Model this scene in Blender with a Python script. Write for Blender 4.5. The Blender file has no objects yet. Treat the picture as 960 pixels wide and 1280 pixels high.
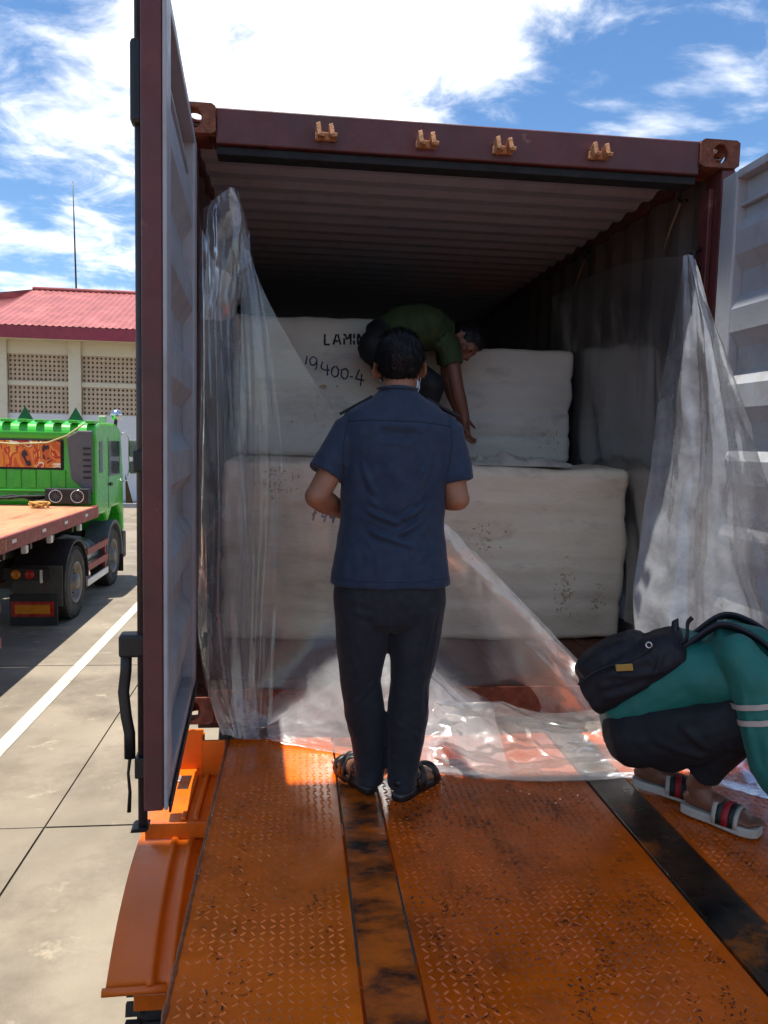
import bpy, bmesh, math, random
import numpy as np
from mathutils import Vector, Matrix, noise

random.seed(7)
rng = np.random.default_rng(7)
sc = bpy.context.scene
COL = sc.collection
R = math.radians

# ------------------------------------------------------------------ camera
CAM = np.array([-.6938, -3.3304, 1.0882]); YAW, PITCH, ROLL, FPX = .1134, .0900, .0235, 965.
_F = np.array([math.sin(YAW)*math.cos(PITCH), math.cos(YAW)*math.cos(PITCH), -math.sin(PITCH)])
_R0 = np.array([math.cos(YAW), -math.sin(YAW), 0.]); _U0 = np.cross(_R0, _F)
_R = math.cos(ROLL)*_R0 + math.sin(ROLL)*_U0; _U = math.cos(ROLL)*_U0 - math.sin(ROLL)*_R0
cam_d = bpy.data.cameras.new('camera'); cam = bpy.data.objects.new('camera', cam_d); COL.objects.link(cam)
cam_d.sensor_fit = 'VERTICAL'; cam_d.sensor_height = 36; cam_d.lens = 36*FPX/1280
cam_d.clip_start = .05; cam_d.clip_end = 3000
cam.matrix_world = Matrix(((_R[0], _U[0], -_F[0], CAM[0]), (_R[1], _U[1], -_F[1], CAM[1]), (_R[2], _U[2], -_F[2], CAM[2]), (0, 0, 0, 1)))
sc.camera = cam
def ray(px, py): return _F + _R*(px-480)/FPX - _U*(py-640)/FPX
def at(px, py, y):            # measured point of the photograph placed at depth y
    d = ray(px, py); return CAM + d*(y-CAM[1])/d[1]
def atz(px, py, z):
    d = ray(px, py); return CAM + d*(z-CAM[2])/d[2]
def atx(px, py, x):
    d = ray(px, py); return CAM + d*(x-CAM[0])/d[0]

# ------------------------------------------------------------------ light
SUN = Vector((.15, .0, -1.)).normalized()
w = bpy.data.worlds.new('World'); sc.world = w; w.use_nodes = True
nt = w.node_tree; nt.nodes.clear()
def N(t, typ, **kw):
    n = t.nodes.new(typ)
    for k, v in kw.items():
        if k in n.inputs.keys() if isinstance(k, str) else False: n.inputs[k].default_value = v
        else: setattr(n, k, v)
    return n
def build_world():
    L = nt.links.new
    out = N(nt, 'ShaderNodeOutputWorld'); bg = N(nt, 'ShaderNodeBackground'); bg.inputs['Strength'].default_value = .10
    sky = N(nt, 'ShaderNodeTexSky', sky_type='NISHITA', sun_disc=False)
    sky.sun_elevation = math.asin(-SUN.z); sky.sun_rotation = R(-90); sky.air_density = 1.0; sky.dust_density = .25; sky.ozone_density = 3.5
    tc = N(nt, 'ShaderNodeTexCoord'); sep = N(nt, 'ShaderNodeSeparateXYZ'); L(tc.outputs['Generated'], sep.inputs[0])
    def M(op, a, b=None, c=None):
        m = N(nt, 'ShaderNodeMath', operation=op)
        for i, v in enumerate((a, b, c)):
            if v is None: continue
            if isinstance(v, (int, float)): m.inputs[i].default_value = v
            else: L(v, m.inputs[i])
        return m.outputs[0]
    zz = M('ADD', M('MAXIMUM', sep.outputs['Z'], 0.0), .16)
    cb = N(nt, 'ShaderNodeCombineXYZ'); L(M('DIVIDE', sep.outputs['X'], zz), cb.inputs[0]); L(M('DIVIDE', sep.outputs['Y'], zz), cb.inputs[1])
    def tex(scale, det, rough, off, dist):
        mp = N(nt, 'ShaderNodeMapping'); mp.inputs['Location'].default_value = off; L(cb.outputs[0], mp.inputs[0])
        t = N(nt, 'ShaderNodeTexNoise'); t.inputs['Scale'].default_value = scale; t.inputs['Detail'].default_value = det
        t.inputs['Roughness'].default_value = rough; t.inputs['Distortion'].default_value = dist; L(mp.outputs[0], t.inputs['Vector']); return t.outputs['Fac']
    big = tex(1.1, 9, .58, (3.1, .4, 0), .35); small = tex(4.5, 8, .62, (.7, 2.2, 0), .5)
    d0 = ray(400, 40); d0 = d0/np.linalg.norm(d0)
    dot = N(nt, 'ShaderNodeVectorMath', operation='DOT_PRODUCT'); L(tc.outputs['Generated'], dot.inputs[0]); dot.inputs[1].default_value = tuple(d0)
    mr = N(nt, 'ShaderNodeMapRange'); mr.interpolation_type = 'SMOOTHSTEP'; L(dot.outputs['Value'], mr.inputs['Value'])
    mr.inputs['From Min'].default_value = .915; mr.inputs['From Max'].default_value = .995; mr.inputs['To Min'].default_value = 0; mr.inputs['To Max'].default_value = .12
    d1 = ray(105, 352); d1 = d1/np.linalg.norm(d1)
    dot1 = N(nt, 'ShaderNodeVectorMath', operation='DOT_PRODUCT'); L(tc.outputs['Generated'], dot1.inputs[0]); dot1.inputs[1].default_value = tuple(d1)
    mr1 = N(nt, 'ShaderNodeMapRange'); mr1.interpolation_type = 'SMOOTHSTEP'; L(dot1.outputs['Value'], mr1.inputs['Value'])
    mr1.inputs['From Min'].default_value = .9962; mr1.inputs['From Max'].default_value = .9996; mr1.inputs['To Min'].default_value = 0; mr1.inputs['To Max'].default_value = .13
    puff = N(nt, 'ShaderNodeTexNoise'); puff.inputs['Scale'].default_value = 26; puff.inputs['Detail'].default_value = 7; L(tc.outputs['Generated'], puff.inputs['Vector'])
    low = M('MULTIPLY', mr1.outputs[0], M('MULTIPLY', puff.outputs['Fac'], 2.0))
    v = M('ADD', low, M('ADD', M('ADD', M('MULTIPLY', big, .62), M('MULTIPLY', small, .38)), mr.outputs[0]))
    cr = N(nt, 'ShaderNodeMapRange'); cr.interpolation_type = 'SMOOTHSTEP'; L(v, cr.inputs['Value'])
    cr.inputs['From Min'].default_value = .515; cr.inputs['From Max'].default_value = .70
    mp2 = N(nt, 'ShaderNodeMapping'); mp2.inputs['Scale'].default_value = (1.0, 1.5, 1); mp2.inputs['Rotation'].default_value = (0, 0, .5); L(cb.outputs[0], mp2.inputs[0])
    wsp = N(nt, 'ShaderNodeTexNoise'); wsp.inputs['Scale'].default_value = 2.2; wsp.inputs['Detail'].default_value = 10; wsp.inputs['Roughness'].default_value = .56; wsp.inputs['Distortion'].default_value = .25; L(mp2.outputs[0], wsp.inputs['Vector'])
    wr_ = N(nt, 'ShaderNodeMapRange'); wr_.interpolation_type = 'SMOOTHSTEP'; L(wsp.outputs['Fac'], wr_.inputs['Value']); wr_.inputs['From Min'].default_value = .50; wr_.inputs['From Max'].default_value = .70; wr_.inputs['To Max'].default_value = .8
    cover = M('MAXIMUM', cr.outputs[0], wr_.outputs[0])
    shade = N(nt, 'ShaderNodeMapRange'); L(small, shade.inputs['Value']); shade.inputs['From Min'].default_value = .3; shade.inputs['From Max'].default_value = .7
    shade.inputs['To Min'].default_value = 8.2; shade.inputs['To Max'].default_value = 11.5
    cc = N(nt, 'ShaderNodeCombineXYZ')
    for i in range(3): L(shade.outputs[0], cc.inputs[i])
    mx = N(nt, 'ShaderNodeMix', data_type='RGBA'); L(cover, mx.inputs[0]); hs = N(nt, 'ShaderNodeHueSaturation'); hs.inputs['Saturation'].default_value = 1.15; L(sky.outputs[0], hs.inputs['Color']); L(hs.outputs[0], mx.inputs[6]); L(cc.outputs[0], mx.inputs[7])
    L(mx.outputs[2], bg.inputs['Color']); L(bg.outputs[0], out.inputs[0])
build_world()
sd = bpy.data.lights.new('sun', 'SUN'); sd.energy = 4.6; sd.angle = R(.53); sd.color = (1, .955, .88)
sun = bpy.data.objects.new('sun', sd); COL.objects.link(sun); sun.rotation_euler = (-SUN).to_track_quat('Z', 'Y').to_euler(); sun.location = (-2, 0, 12)
sc.view_settings.view_transform = 'Standard'; sc.view_settings.look = 'None'; sc.view_settings.gamma = 1; sc.view_settings.exposure = .80
sc.view_settings.use_curve_mapping = False
sc.cycles.max_bounces = 7; sc.cycles.transparent_max_bounces = 16; sc.cycles.diffuse_bounces = 4; sc.cycles.glossy_bounces = 3; sc.cycles.transmission_bounces = 3
sc.cycles.caustics_reflective = False; sc.cycles.caustics_refractive = False
sc.cycles.use_denoising = True; sc.cycles.adaptive_threshold = .02

# ------------------------------------------------------------------ materials
def lin(h):
    h = h.lstrip('#'); o = []
    for i in (0, 2, 4):
        v = int(h[i:i+2], 16)/255; o.append(v/12.92 if v <= .04045 else ((v+.055)/1.055)**2.4)
    return (*o, 1)
_mats = {}
def mat(name, col, rough=.6, metal=0., var=.18, scale=6., bump=.12, bscale=60., dirt=None, dirt_scale=3., dirt_amt=.5, dirt2=None, d2_scale=14., d2_amt=.3, stretch=(1, 1, 1), spec=.5, rvar=.12, coat=0., sheen=0., world=False):
    if name in _mats: return _mats[name]
    m = bpy.data.materials.new(name); m.use_nodes = True; t = m.node_tree; L = t.links.new
    b = t.nodes['Principled BSDF']
    if isinstance(col, str): col = lin(col)
    tc = N(t, 'ShaderNodeTexCoord'); mp = N(t, 'ShaderNodeMapping'); mp.inputs['Scale'].default_value = stretch; L(N(t, 'ShaderNodeNewGeometry').outputs['Position'] if world else tc.outputs['Object'], mp.inputs[0])
    def nz(s, det=6, r=.6):
        n = N(t, 'ShaderNodeTexNoise'); n.inputs['Scale'].default_value = s; n.inputs['Detail'].default_value = det; n.inputs['Roughness'].default_value = r
        L(mp.outputs[0], n.inputs['Vector']); return n.outputs['Fac']
    a = nz(scale)
    def mix(f, c1, c2):
        x = N(t, 'ShaderNodeMix', data_type='RGBA'); L(f, x.inputs[0])
        for i, c in ((6, c1), (7, c2)):
            if isinstance(c, tuple): x.inputs[i].default_value = c
            else: L(c, x.inputs[i])
        return x.outputs[2]
    def rng_(f, a0, a1, b0=0., b1=1.):
        x = N(t, 'ShaderNodeMapRange'); L(f, x.inputs['Value'])
        x.inputs['From Min'].default_value = a0; x.inputs['From Max'].default_value = a1; x.inputs['To Min'].default_value = b0; x.inputs['To Max'].default_value = b1
        return x.outputs[0]
    lo = tuple(min(1, v*(1-var)) for v in col[:3])+(1,); hi = tuple(min(1, v*(1+var)) for v in col[:3])+(1,)
    c = mix(rng_(a, .3, .7), lo, hi)
    if dirt:
        d = lin(dirt) if isinstance(dirt, str) else dirt
        c = mix(rng_(nz(dirt_scale, 9, .68), .62-.25*dirt_amt, .80-.2*dirt_amt, 0, min(1, .35+dirt_amt)), c, d)
    if dirt2:
        d = lin(dirt2) if isinstance(dirt2, str) else dirt2
        c = mix(rng_(nz(d2_scale, 8, .7), .72-.25*d2_amt, .80-.2*d2_amt, 0, .95), c, d)
    L(c, b.inputs['Base Color'])
    L(rng_(nz(scale*2.3), .3, .7, max(.03, rough-rvar), min(1, rough+rvar)), b.inputs['Roughness'])
    b.inputs['Metallic'].default_value = metal; b.inputs['Specular IOR Level'].default_value = spec
    b.inputs['Coat Weight'].default_value = coat; b.inputs['Sheen Weight'].default_value = sheen
    if bump:
        bp = N(t, 'ShaderNodeBump'); bp.inputs['Strength'].default_value = bump; bp.inputs['Distance'].default_value = .01; L(nz(bscale, 5), bp.inputs['Height']); L(bp.outputs[0], b.inputs['Normal'])
    _mats[name] = m; return m

# ------------------------------------------------------------------ mesh helpers
WL = {}
def tag(o, label=None, cat=None, group=None, kind=None):
    if label: o['label'] = label
    if cat: o['category'] = cat
    if group: o['group'] = group
    if kind: o['kind'] = kind
    return o
def thing(name, loc, label, cat, group=None):
    o = bpy.data.objects.new(name, None); COL.objects.link(o); o.location = loc; o.empty_display_size = .2
    WL[o.name] = Vector(loc); return tag(o, label, cat, group)
def wloc(o):
    return WL.get(o.name, Vector((0, 0, 0)))
def link(name, me, m=None, parent=None, smooth=False, bevel=0., seg=2):
    o = bpy.data.objects.new(name, me); COL.objects.link(o)
    if m is not None and not me.materials: me.materials.append(m)
    if parent is not None:
        o.parent = parent; o.matrix_parent_inverse = Matrix.Translation(-wloc(parent))
    if smooth:
        me.polygons.foreach_set('use_smooth', [True]*len(me.polygons))
    if bevel:
        md = o.modifiers.new('bevel', 'BEVEL'); md.width = bevel; md.segments = seg; md.limit_method = 'ANGLE'; md.angle_limit = R(40)
    return o
class MB:
    def __init__(s): s.v = []; s.f = []
    def add(s, vs, fs):
        k = len(s.v); s.v += [tuple(float(c) for c in v) for v in vs]; s.f += [tuple(i+k for i in f) for f in fs]; return s
    def box(s, x0, x1, y0, y1, z0, z1):
        return s.add([(x, y, z) for x in (x0, x1) for y in (y0, y1) for z in (z0, z1)],
                     [(0, 1, 3, 2), (4, 6, 7, 5), (0, 4, 5, 1), (2, 3, 7, 6), (0, 2, 6, 4), (1, 5, 7, 3)])
    def obox(s, c, ax, ay, az):       # centre + half axis vectors
        c, ax, ay, az = map(np.array, (c, ax, ay, az))
        return s.add([c+i*ax+j*ay+k*az for i in (-1, 1) for j in (-1, 1) for k in (-1, 1)],
                     [(0, 1, 3, 2), (4, 6, 7, 5), (0, 4, 5, 1), (2, 3, 7, 6), (0, 2, 6, 4), (1, 5, 7, 3)])
    def rings(s, rs, cap=True, close=False):
        n = len(rs[0]); k = len(s.v); s.v += [tuple(float(c) for c in p) for r in rs for p in r]
        for i in range(len(rs)-1):
            for j in range(n): s.f.append((k+i*n+j, k+i*n+(j+1) % n, k+(i+1)*n+(j+1) % n, k+(i+1)*n+j))
        if cap: s.f.append(tuple(k+j for j in reversed(range(n)))); s.f.append(tuple(k+(len(rs)-1)*n+j for j in range(n)))
        return s
    def tube(s, pts, rad, n=10, up=None, cap=True):     # rad: scalar, list, or list of (ra, rb); ra lies along up x tangent
        P = [np.array(p, float) for p in pts]; m = len(P)
        if not isinstance(rad, (list, tuple)): rad = [rad]*m
        rs = []; prev = None
        for i in range(m):
            t = P[min(i+1, m-1)]-P[max(i-1, 0)]; t = t/(np.linalg.norm(t)+1e-12)
            if prev is None:
                a = np.array(up, float) if up is not None else (np.array((0, 0, 1.)) if abs(t[2]) < .9 else np.array((0, 1., 0)))
            else: a = prev
            a = a-t*(a@t); a /= np.linalg.norm(a)+1e-12; prev = a; b = np.cross(t, a)
            r = rad[i]; ra, rb = (r if isinstance(r, (tuple, list)) else (r, r))
            rs.append([P[i]+b*ra*math.cos(q)+a*rb*math.sin(q) for q in (2*math.pi*k/n for k in range(n))])
        return s.rings(rs, cap)
    def ell(s, c, r, ax=None, seg=18, ring=11):
        c = np.array(c, float); A = np.array(ax, float) if ax is not None else np.eye(3)
        rs = []
        for i in range(1, ring):
            th = math.pi*i/ring
            rs.append([c+A[0]*r[0]*math.sin(th)*math.cos(2*math.pi*k/seg)+A[1]*r[1]*math.sin(th)*math.sin(2*math.pi*k/seg)+A[2]*r[2]*-math.cos(th) for k in range(seg)])
        k = len(s.v); s.rings(rs, False); a, b = len(s.v), len(s.v)+1; s.v += [tuple(c-A[2]*r[2]), tuple(c+A[2]*r[2])]
        m = len(rs)-1
        for j in range(seg): s.f.append((a, k+(j+1) % seg, k+j)); s.f.append((b, k+m*seg+j, k+m*seg+(j+1) % seg))
        return s
    def prism(s, poly, ax, d0, d1):     # polygon in the two other axes, extruded along axis index ax
        o = [i for i in range(3) if i != ax]; n = len(poly)
        def P(p, d):
            q = [0, 0, 0]; q[o[0]], q[o[1]], q[ax] = p[0], p[1], d; return q
        k = len(s.v); s.v += [tuple(P(p, d0)) for p in poly]+[tuple(P(p, d1)) for p in poly]
        s.f += [tuple(k+i for i in range(n)), tuple(k+n+i for i in reversed(range(n)))]
        s.f += [(k+i, k+n+i, k+n+(i+1) % n, k+(i+1) % n) for i in range(n)]
        return s
    def mesh(s, name, fix=True):
        me = bpy.data.meshes.new(name); me.from_pydata(s.v, [], s.f); me.update()
        if fix:
            bm = bmesh.new(); bm.from_mesh(me); bmesh.ops.recalc_face_normals(bm, faces=bm.faces); bm.to_mesh(me); bm.free()
        return me
    def build(s, name, m, parent=None, smooth=False, bevel=0., fix=True, label=None):
        o = link(name, s.mesh(name, fix), m, parent, smooth, bevel)
        if label: o['label'] = label
        return o
class MBR(MB):                            # tubes with rounded ends, for limbs
    def tube(s, pts, rad, n=10, up=None, cap=True, rc=(True, True)):
        P = [np.array(p, float) for p in pts]
        if not isinstance(rad, (list, tuple)): rad = [rad]*len(P)
        rad = list(rad); f = lambda r, k: (r[0]*k, r[1]*k) if isinstance(r, (tuple, list)) else r*k
        if rc[0]:
            t = P[0]-P[1]; t /= np.linalg.norm(t); r = min(rad[0]) if isinstance(rad[0], (tuple, list)) else rad[0]; p0, r0 = P[0], rad[0]
            P = [p0+t*r*.95, p0+t*r*.8, p0+t*r*.45]+P; rad = [f(r0, .3), f(r0, .62), f(r0, .9)]+rad
        if rc[1]:
            t = P[-1]-P[-2]; t /= np.linalg.norm(t); r = min(rad[-1]) if isinstance(rad[-1], (tuple, list)) else rad[-1]; p0, r0 = P[-1], rad[-1]
            P = P+[p0+t*r*.45, p0+t*r*.8, p0+t*r*.95]; rad = rad+[f(r0, .9), f(r0, .62), f(r0, .3)]
        return MB.tube(s, P, rad, n, up, cap)
def box(name, m, parent, x0, x1, y0, y1, z0, z1, bevel=.004):
    return MB().box(x0, x1, y0, y1, z0, z1).build(name, m, parent, bevel=bevel)
def lathe(axis_pt, axis, prof, n=28):   # prof: list of (along, radius)
    a = np.array(axis, float); a /= np.linalg.norm(a); u = np.array((0, 0, 1.)) if abs(a[2]) < .9 else np.array((1., 0, 0)); u = u-a*(a@u); u /= np.linalg.norm(u); v = np.cross(a, u)
    p = np.array(axis_pt, float)
    return [[p+a*t+r*(u*math.cos(2*math.pi*k/n)+v*math.sin(2*math.pi*k/n)) for k in range(n)] for t, r in prof]
def fuse(name, mb, m, parent=None, voxel=.006, smooth=4, folds=(), na=0., ns=8., na2=0., ns2=30., fn=None):
    me = mb.mesh(name); o = bpy.data.objects.new('tmp', me); COL.objects.link(o)
    r = o.modifiers.new('r', 'REMESH'); r.mode = 'VOXEL'; r.voxel_size = voxel; r.adaptivity = 0
    if smooth: q = o.modifiers.new('s', 'SMOOTH'); q.iterations = smooth; q.factor = .5
    dg = bpy.context.evaluated_depsgraph_get(); me2 = bpy.data.meshes.new_from_object(o.evaluated_get(dg)); bpy.data.objects.remove(o)
    n = len(me2.vertices); V = np.empty(n*3); me2.vertices.foreach_get('co', V); V = V.reshape(-1, 3)
    if len(folds) or na or na2 or fn:
        NN = np.empty(n*3); me2.vertices.foreach_get('normal', NN); NN = NN.reshape(-1, 3); D = np.zeros(n)
        for (a, b, wd, am) in folds:
            a = np.array(a, float); b = np.array(b, float); ab = b-a; t = np.clip(((V-a)@ab)/(ab@ab), 0, 1); dd = np.linalg.norm(V-a-t[:, None]*ab, axis=1)
            e = 1-(2*t-1)**4
            D += am*np.exp(-(dd/wd)**2)*e - .45*am*np.exp(-((dd-wd*1.7)/wd)**2)*e
        if na: D += na*np.array([noise.fractal(Vector(p*ns), 1., 2., 3) for p in V])
        if na2: D += na2*np.array([noise.noise(Vector(p*ns2)) for p in V])
        if fn is not None: D += fn(V, NN)
        V = V+NN*D[:, None]; me2.vertices.foreach_set('co', V.ravel()); me2.update()
    me2.name = name; me2.materials.clear()
    return link(name, me2, m, parent, smooth=True)
def grid_mesh(name, G, m, parent=None, smooth=True, disp=None):
    h, wd = G.shape[:2]; vs = G.reshape(-1, 3)
    fs = [(i*wd+j, i*wd+j+1, (i+1)*wd+j+1, (i+1)*wd+j) for i in range(h-1) for j in range(wd-1)]
    me = bpy.data.meshes.new(name); me.from_pydata(vs.tolist(), [], fs); me.update()
    return link(name, me, m, parent, smooth)
def crom(C, k):   # Catmull-Rom along axis 0
    C = np.asarray(C, float); n = len(C); E = np.concatenate([2*C[:1]-C[1:2], C, 2*C[-1:]-C[-2:-1]]); out = []
    for i in range(n-1):
        p0, p1, p2, p3 = E[i:i+4]
        for j in range(k):
            t = j/k; out.append(.5*(2*p1+(p2-p0)*t+(2*p0-5*p1+4*p2-p3)*t*t+(3*p1-p0-3*p2+p3)*t**3))
    out.append(C[-1]); return np.array(out)
def surf(C, ku, kv): return np.swapaxes(crom(np.swapaxes(crom(C, ku), 0, 1), kv), 0, 1)
# ================================================================== setting
GZ = -1.45
concrete = mat('concrete', '#857a69', .85, var=.2, scale=1.1, bump=.35, bscale=55, dirt='#655b4d', dirt_scale=.9, dirt_amt=.55, dirt2='#a2957f', d2_scale=3.2, d2_amt=.5, world=True)
joint_dirt = mat('joint_dirt', '#4a443b', .95, world=True)
line_paint = mat('line_paint', '#c9c3b2', .7, scale=3, bump=.2, dirt='#8d8474', dirt_scale=6, dirt_amt=.5, world=True)
g = MB().add([(-600, -200, GZ-.014), (600, -200, GZ-.014), (600, 900, GZ-.014), (-600, 900, GZ-.014)], [(0, 1, 2, 3)]).build('ground', joint_dirt, fix=False); tag(g, kind='structure')
sl_me = None
for i in range(-6, 3):
    for j in range(-3, 9):
        if sl_me is None:
            sl_me = MB().box(.007, 3.60-.007, .007, 3.67-.007, -.06, 0).mesh('concrete_slab'); sl_me.materials.append(concrete)
        o = link('concrete_slab', sl_me, None, g); o.location = (-2.29+3.6*i, 1.68+3.67*j, GZ+rng.uniform(-.002, .002))
far = MB().add([(-600, 34.75, GZ-.006), (600, 34.75, GZ-.006), (600, 900, GZ-.006), (-600, 900, GZ-.006)], [(0, 1, 2, 3)]).build('far_ground', concrete, fix=False); tag(far, kind='structure')
ln = MB().add([(-3.115, -3, GZ+.004), (-2.985, -3, GZ+.004), (-2.985, 23, GZ+.004), (-3.115, 23, GZ+.004)], [(0, 1, 2, 3)]).build('painted_line', line_paint, fix=False); tag(ln, kind='structure')

# ================================================================== shipping container
maroon = mat('container_maroon', '#5c2d2d', .5, var=.25, scale=5, bump=.12, dirt='#4a3330', dirt_scale=4, dirt_amt=.5, dirt2='#8a6658', d2_scale=9, d2_amt=.35)
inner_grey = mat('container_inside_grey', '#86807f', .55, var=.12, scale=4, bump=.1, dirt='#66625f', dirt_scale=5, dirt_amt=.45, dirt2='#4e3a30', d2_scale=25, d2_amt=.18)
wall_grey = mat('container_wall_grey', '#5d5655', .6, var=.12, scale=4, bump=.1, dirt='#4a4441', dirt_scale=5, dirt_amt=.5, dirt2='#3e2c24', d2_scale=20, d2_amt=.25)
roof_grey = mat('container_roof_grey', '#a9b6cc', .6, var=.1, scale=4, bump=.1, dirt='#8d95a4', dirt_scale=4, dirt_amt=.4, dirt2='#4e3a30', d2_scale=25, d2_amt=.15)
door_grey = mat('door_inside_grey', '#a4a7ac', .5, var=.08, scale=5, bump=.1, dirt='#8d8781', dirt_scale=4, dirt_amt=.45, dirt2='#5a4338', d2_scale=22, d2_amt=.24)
rust = mat('rusty_casting', '#6b3524', .8, var=.35, scale=20, bump=.5, bscale=90, dirt='#8f5a3a', dirt_scale=14, dirt_amt=.5)
bright_rust = mat('worn_bracket', '#b58258', .7, var=.3, scale=30, bump=.4, dirt='#7a4228', dirt_scale=24, dirt_amt=.5)
rubber = mat('black_rubber', '#17171a', .75, bump=.1)
black_steel = mat('black_steel', '#1b1a1c', .45, var=.3, bump=.15, dirt='#3b2a22', dirt_scale=14, dirt_amt=.3)
plywood = mat('plywood_floor', '#6b3d26', .75, var=.3, scale=5, bump=.25, bscale=30, dirt='#3a2218', dirt_scale=5, dirt_amt=.7, stretch=(3, .6, 1))
cont = thing('shipping_container', (0, 0, -.151), 'open maroon shipping container with grey inside, filled with white bales', 'container')
T = 2.44; LEN = 6.06
def hole_plate(mb, o, u, v, n, hw, hh, ow, oh, k=32, oc=(0, 0)):   # plate centre o, half sizes, oval hole, thickness vector n
    o, u, v, n = map(lambda q: np.array(q, float), (o, u, v, n)); A = []; B = []
    for i in range(k):
        q = 2*math.pi*(i+.5)/k; c, s_ = math.cos(q), math.sin(q); m = max(abs(c), abs(s_)); A.append((hw*c/m, hh*s_/m)); B.append((oc[0]+ow*c, oc[1]+oh*s_))
    rs = [[o+u*a+v*b for a, b in L_] for L_ in (A, B)]; rs2 = [[o+n+u*a+v*b for a, b in L_] for L_ in (B, A)]
    mb.rings(rs+rs2+[rs[0]], False)
def casting(cx, cz, sx, up):
    mb = MB(); y0 = -.008
    hole_plate(mb, (cx, y0, cz), (1, 0, 0), (0, 0, 1), (0, .028, 0), .089, .059, .032, .04)
    hole_plate(mb, (cx, y0+.109, cz+up*.059), (1, 0, 0), (0, 1, 0), (0, 0, -up*.028), .0888, .081, .031, .06)
    hole_plate(mb, (cx+sx*.089, y0+.109, cz), (0, 1, 0), (0, 0, 1), (-sx*.028, 0, 0), .081, .0588, .05, .034)
    x0, x1 = sorted((cx-sx*.089, cx-sx*.065)); mb.box(x0, x1, y0+.029, y0+.19, cz-.0585, cz+.0585)
    z0, z1 = sorted((cz-up*.059, cz-up*.035)); mb.box(cx-.064, cx+.06, y0+.029, y0+.188, z0, z1)
    mb.box(cx-.063, cx+.06, y0+.165, y0+.189, cz-.034, cz+.03)
    mb.build('corner_casting', rust, cont, bevel=.006)
for sx in (-1, 1):
    casting(sx*1.130, T-.059, sx, 1); casting(sx*1.130, -.151+.059, sx, -1)
# rear frame
box('door_header', maroon, cont, -1.041, 1.041, .006, .12, T-.150, T-.008, .006)
box('header_lip', rubber, cont, -1.041, 1.041, .03, .12, T-.185, T-.152)
box('door_sill', rust, cont, -1.041, 1.041, .004, .15, -.151, -.003)
for sx in (-1, 1):
    x0, x1 = sorted((sx*1.15, sx*1.214)); box('corner_post', maroon, cont, x0, x1, .006, .15, -.032, T-.12, .006)
    x0, x1 = sorted((sx*1.125, sx*1.149)); box('post_flange', maroon, cont, x0, x1, .06, .15, -.002, T-.187)
# brackets on the header
for px, py in ((407, 168), (533, 178), (629, 185), (749, 192)):
    p = at(px, py, -.01); mb = MB(); x, z = p[0], p[2]
    mb.box(x-.042, x+.042, -.008, .008, z-.022, z+.010)
    for q, hgt in ((-.028, .034), (.024, .030)):
        mb.obox((x+q, -.026, z+.004), (.009, 0, .003), (0, .022, -.006), (-.004, .004, hgt*.75))
        mb.obox((x+q+.012, -.03, z-.012), (.012, 0, 0), (0, .018, 0), (.002, 0, .008))
    mb.build('lock_bracket', bright_rust, cont, bevel=.003)
# corrugated sheets
def corr(n_, a0, pitch, depth):
    pr = []
    for i in range(n_):
        b = a0+i*pitch; pr += [(b, 0), (b+.26*pitch, 0), (b+.5*pitch, depth), (b+.76*pitch, depth)]
    return pr+[(a0+n_*pitch, 0)]
pr = corr(21, .14, (LEN-.28)/21, .034)
for sx in (-1, 1):
    for nm, m, off in (('side_wall', wall_grey, 0), ('outer_skin', maroon, .005)):
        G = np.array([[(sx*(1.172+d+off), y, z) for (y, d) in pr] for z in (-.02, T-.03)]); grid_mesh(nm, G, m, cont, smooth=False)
    x0, x1 = sorted((sx*1.16, sx*1.212)); box('top_rail', maroon, cont, x0, x1, .181, LEN, T-.075, T-.012)
    box('bottom_rail', maroon, cont, x0, x1, .185, LEN, -.13, -.022)
pr = corr(30, .12, (LEN-.14)/30, .022)
for nm, m, off in (('roof_sheet', roof_grey, 0), ('roof_skin', maroon, .005)):
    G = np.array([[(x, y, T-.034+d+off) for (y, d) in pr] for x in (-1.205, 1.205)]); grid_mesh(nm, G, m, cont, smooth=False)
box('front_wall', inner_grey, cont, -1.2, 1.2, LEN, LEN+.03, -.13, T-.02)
for i in range(8):
    box('floor_board', plywood, cont, -1.165+i*.2915, -1.165+(i+1)*.2915-.005, .155, LEN-.002, -.03, rng.uniform(-.001, .001), .002)
box('floor_frame', black_steel, cont, -1.1, 1.1, .3, LEN-.3, -.13, -.034)
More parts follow.
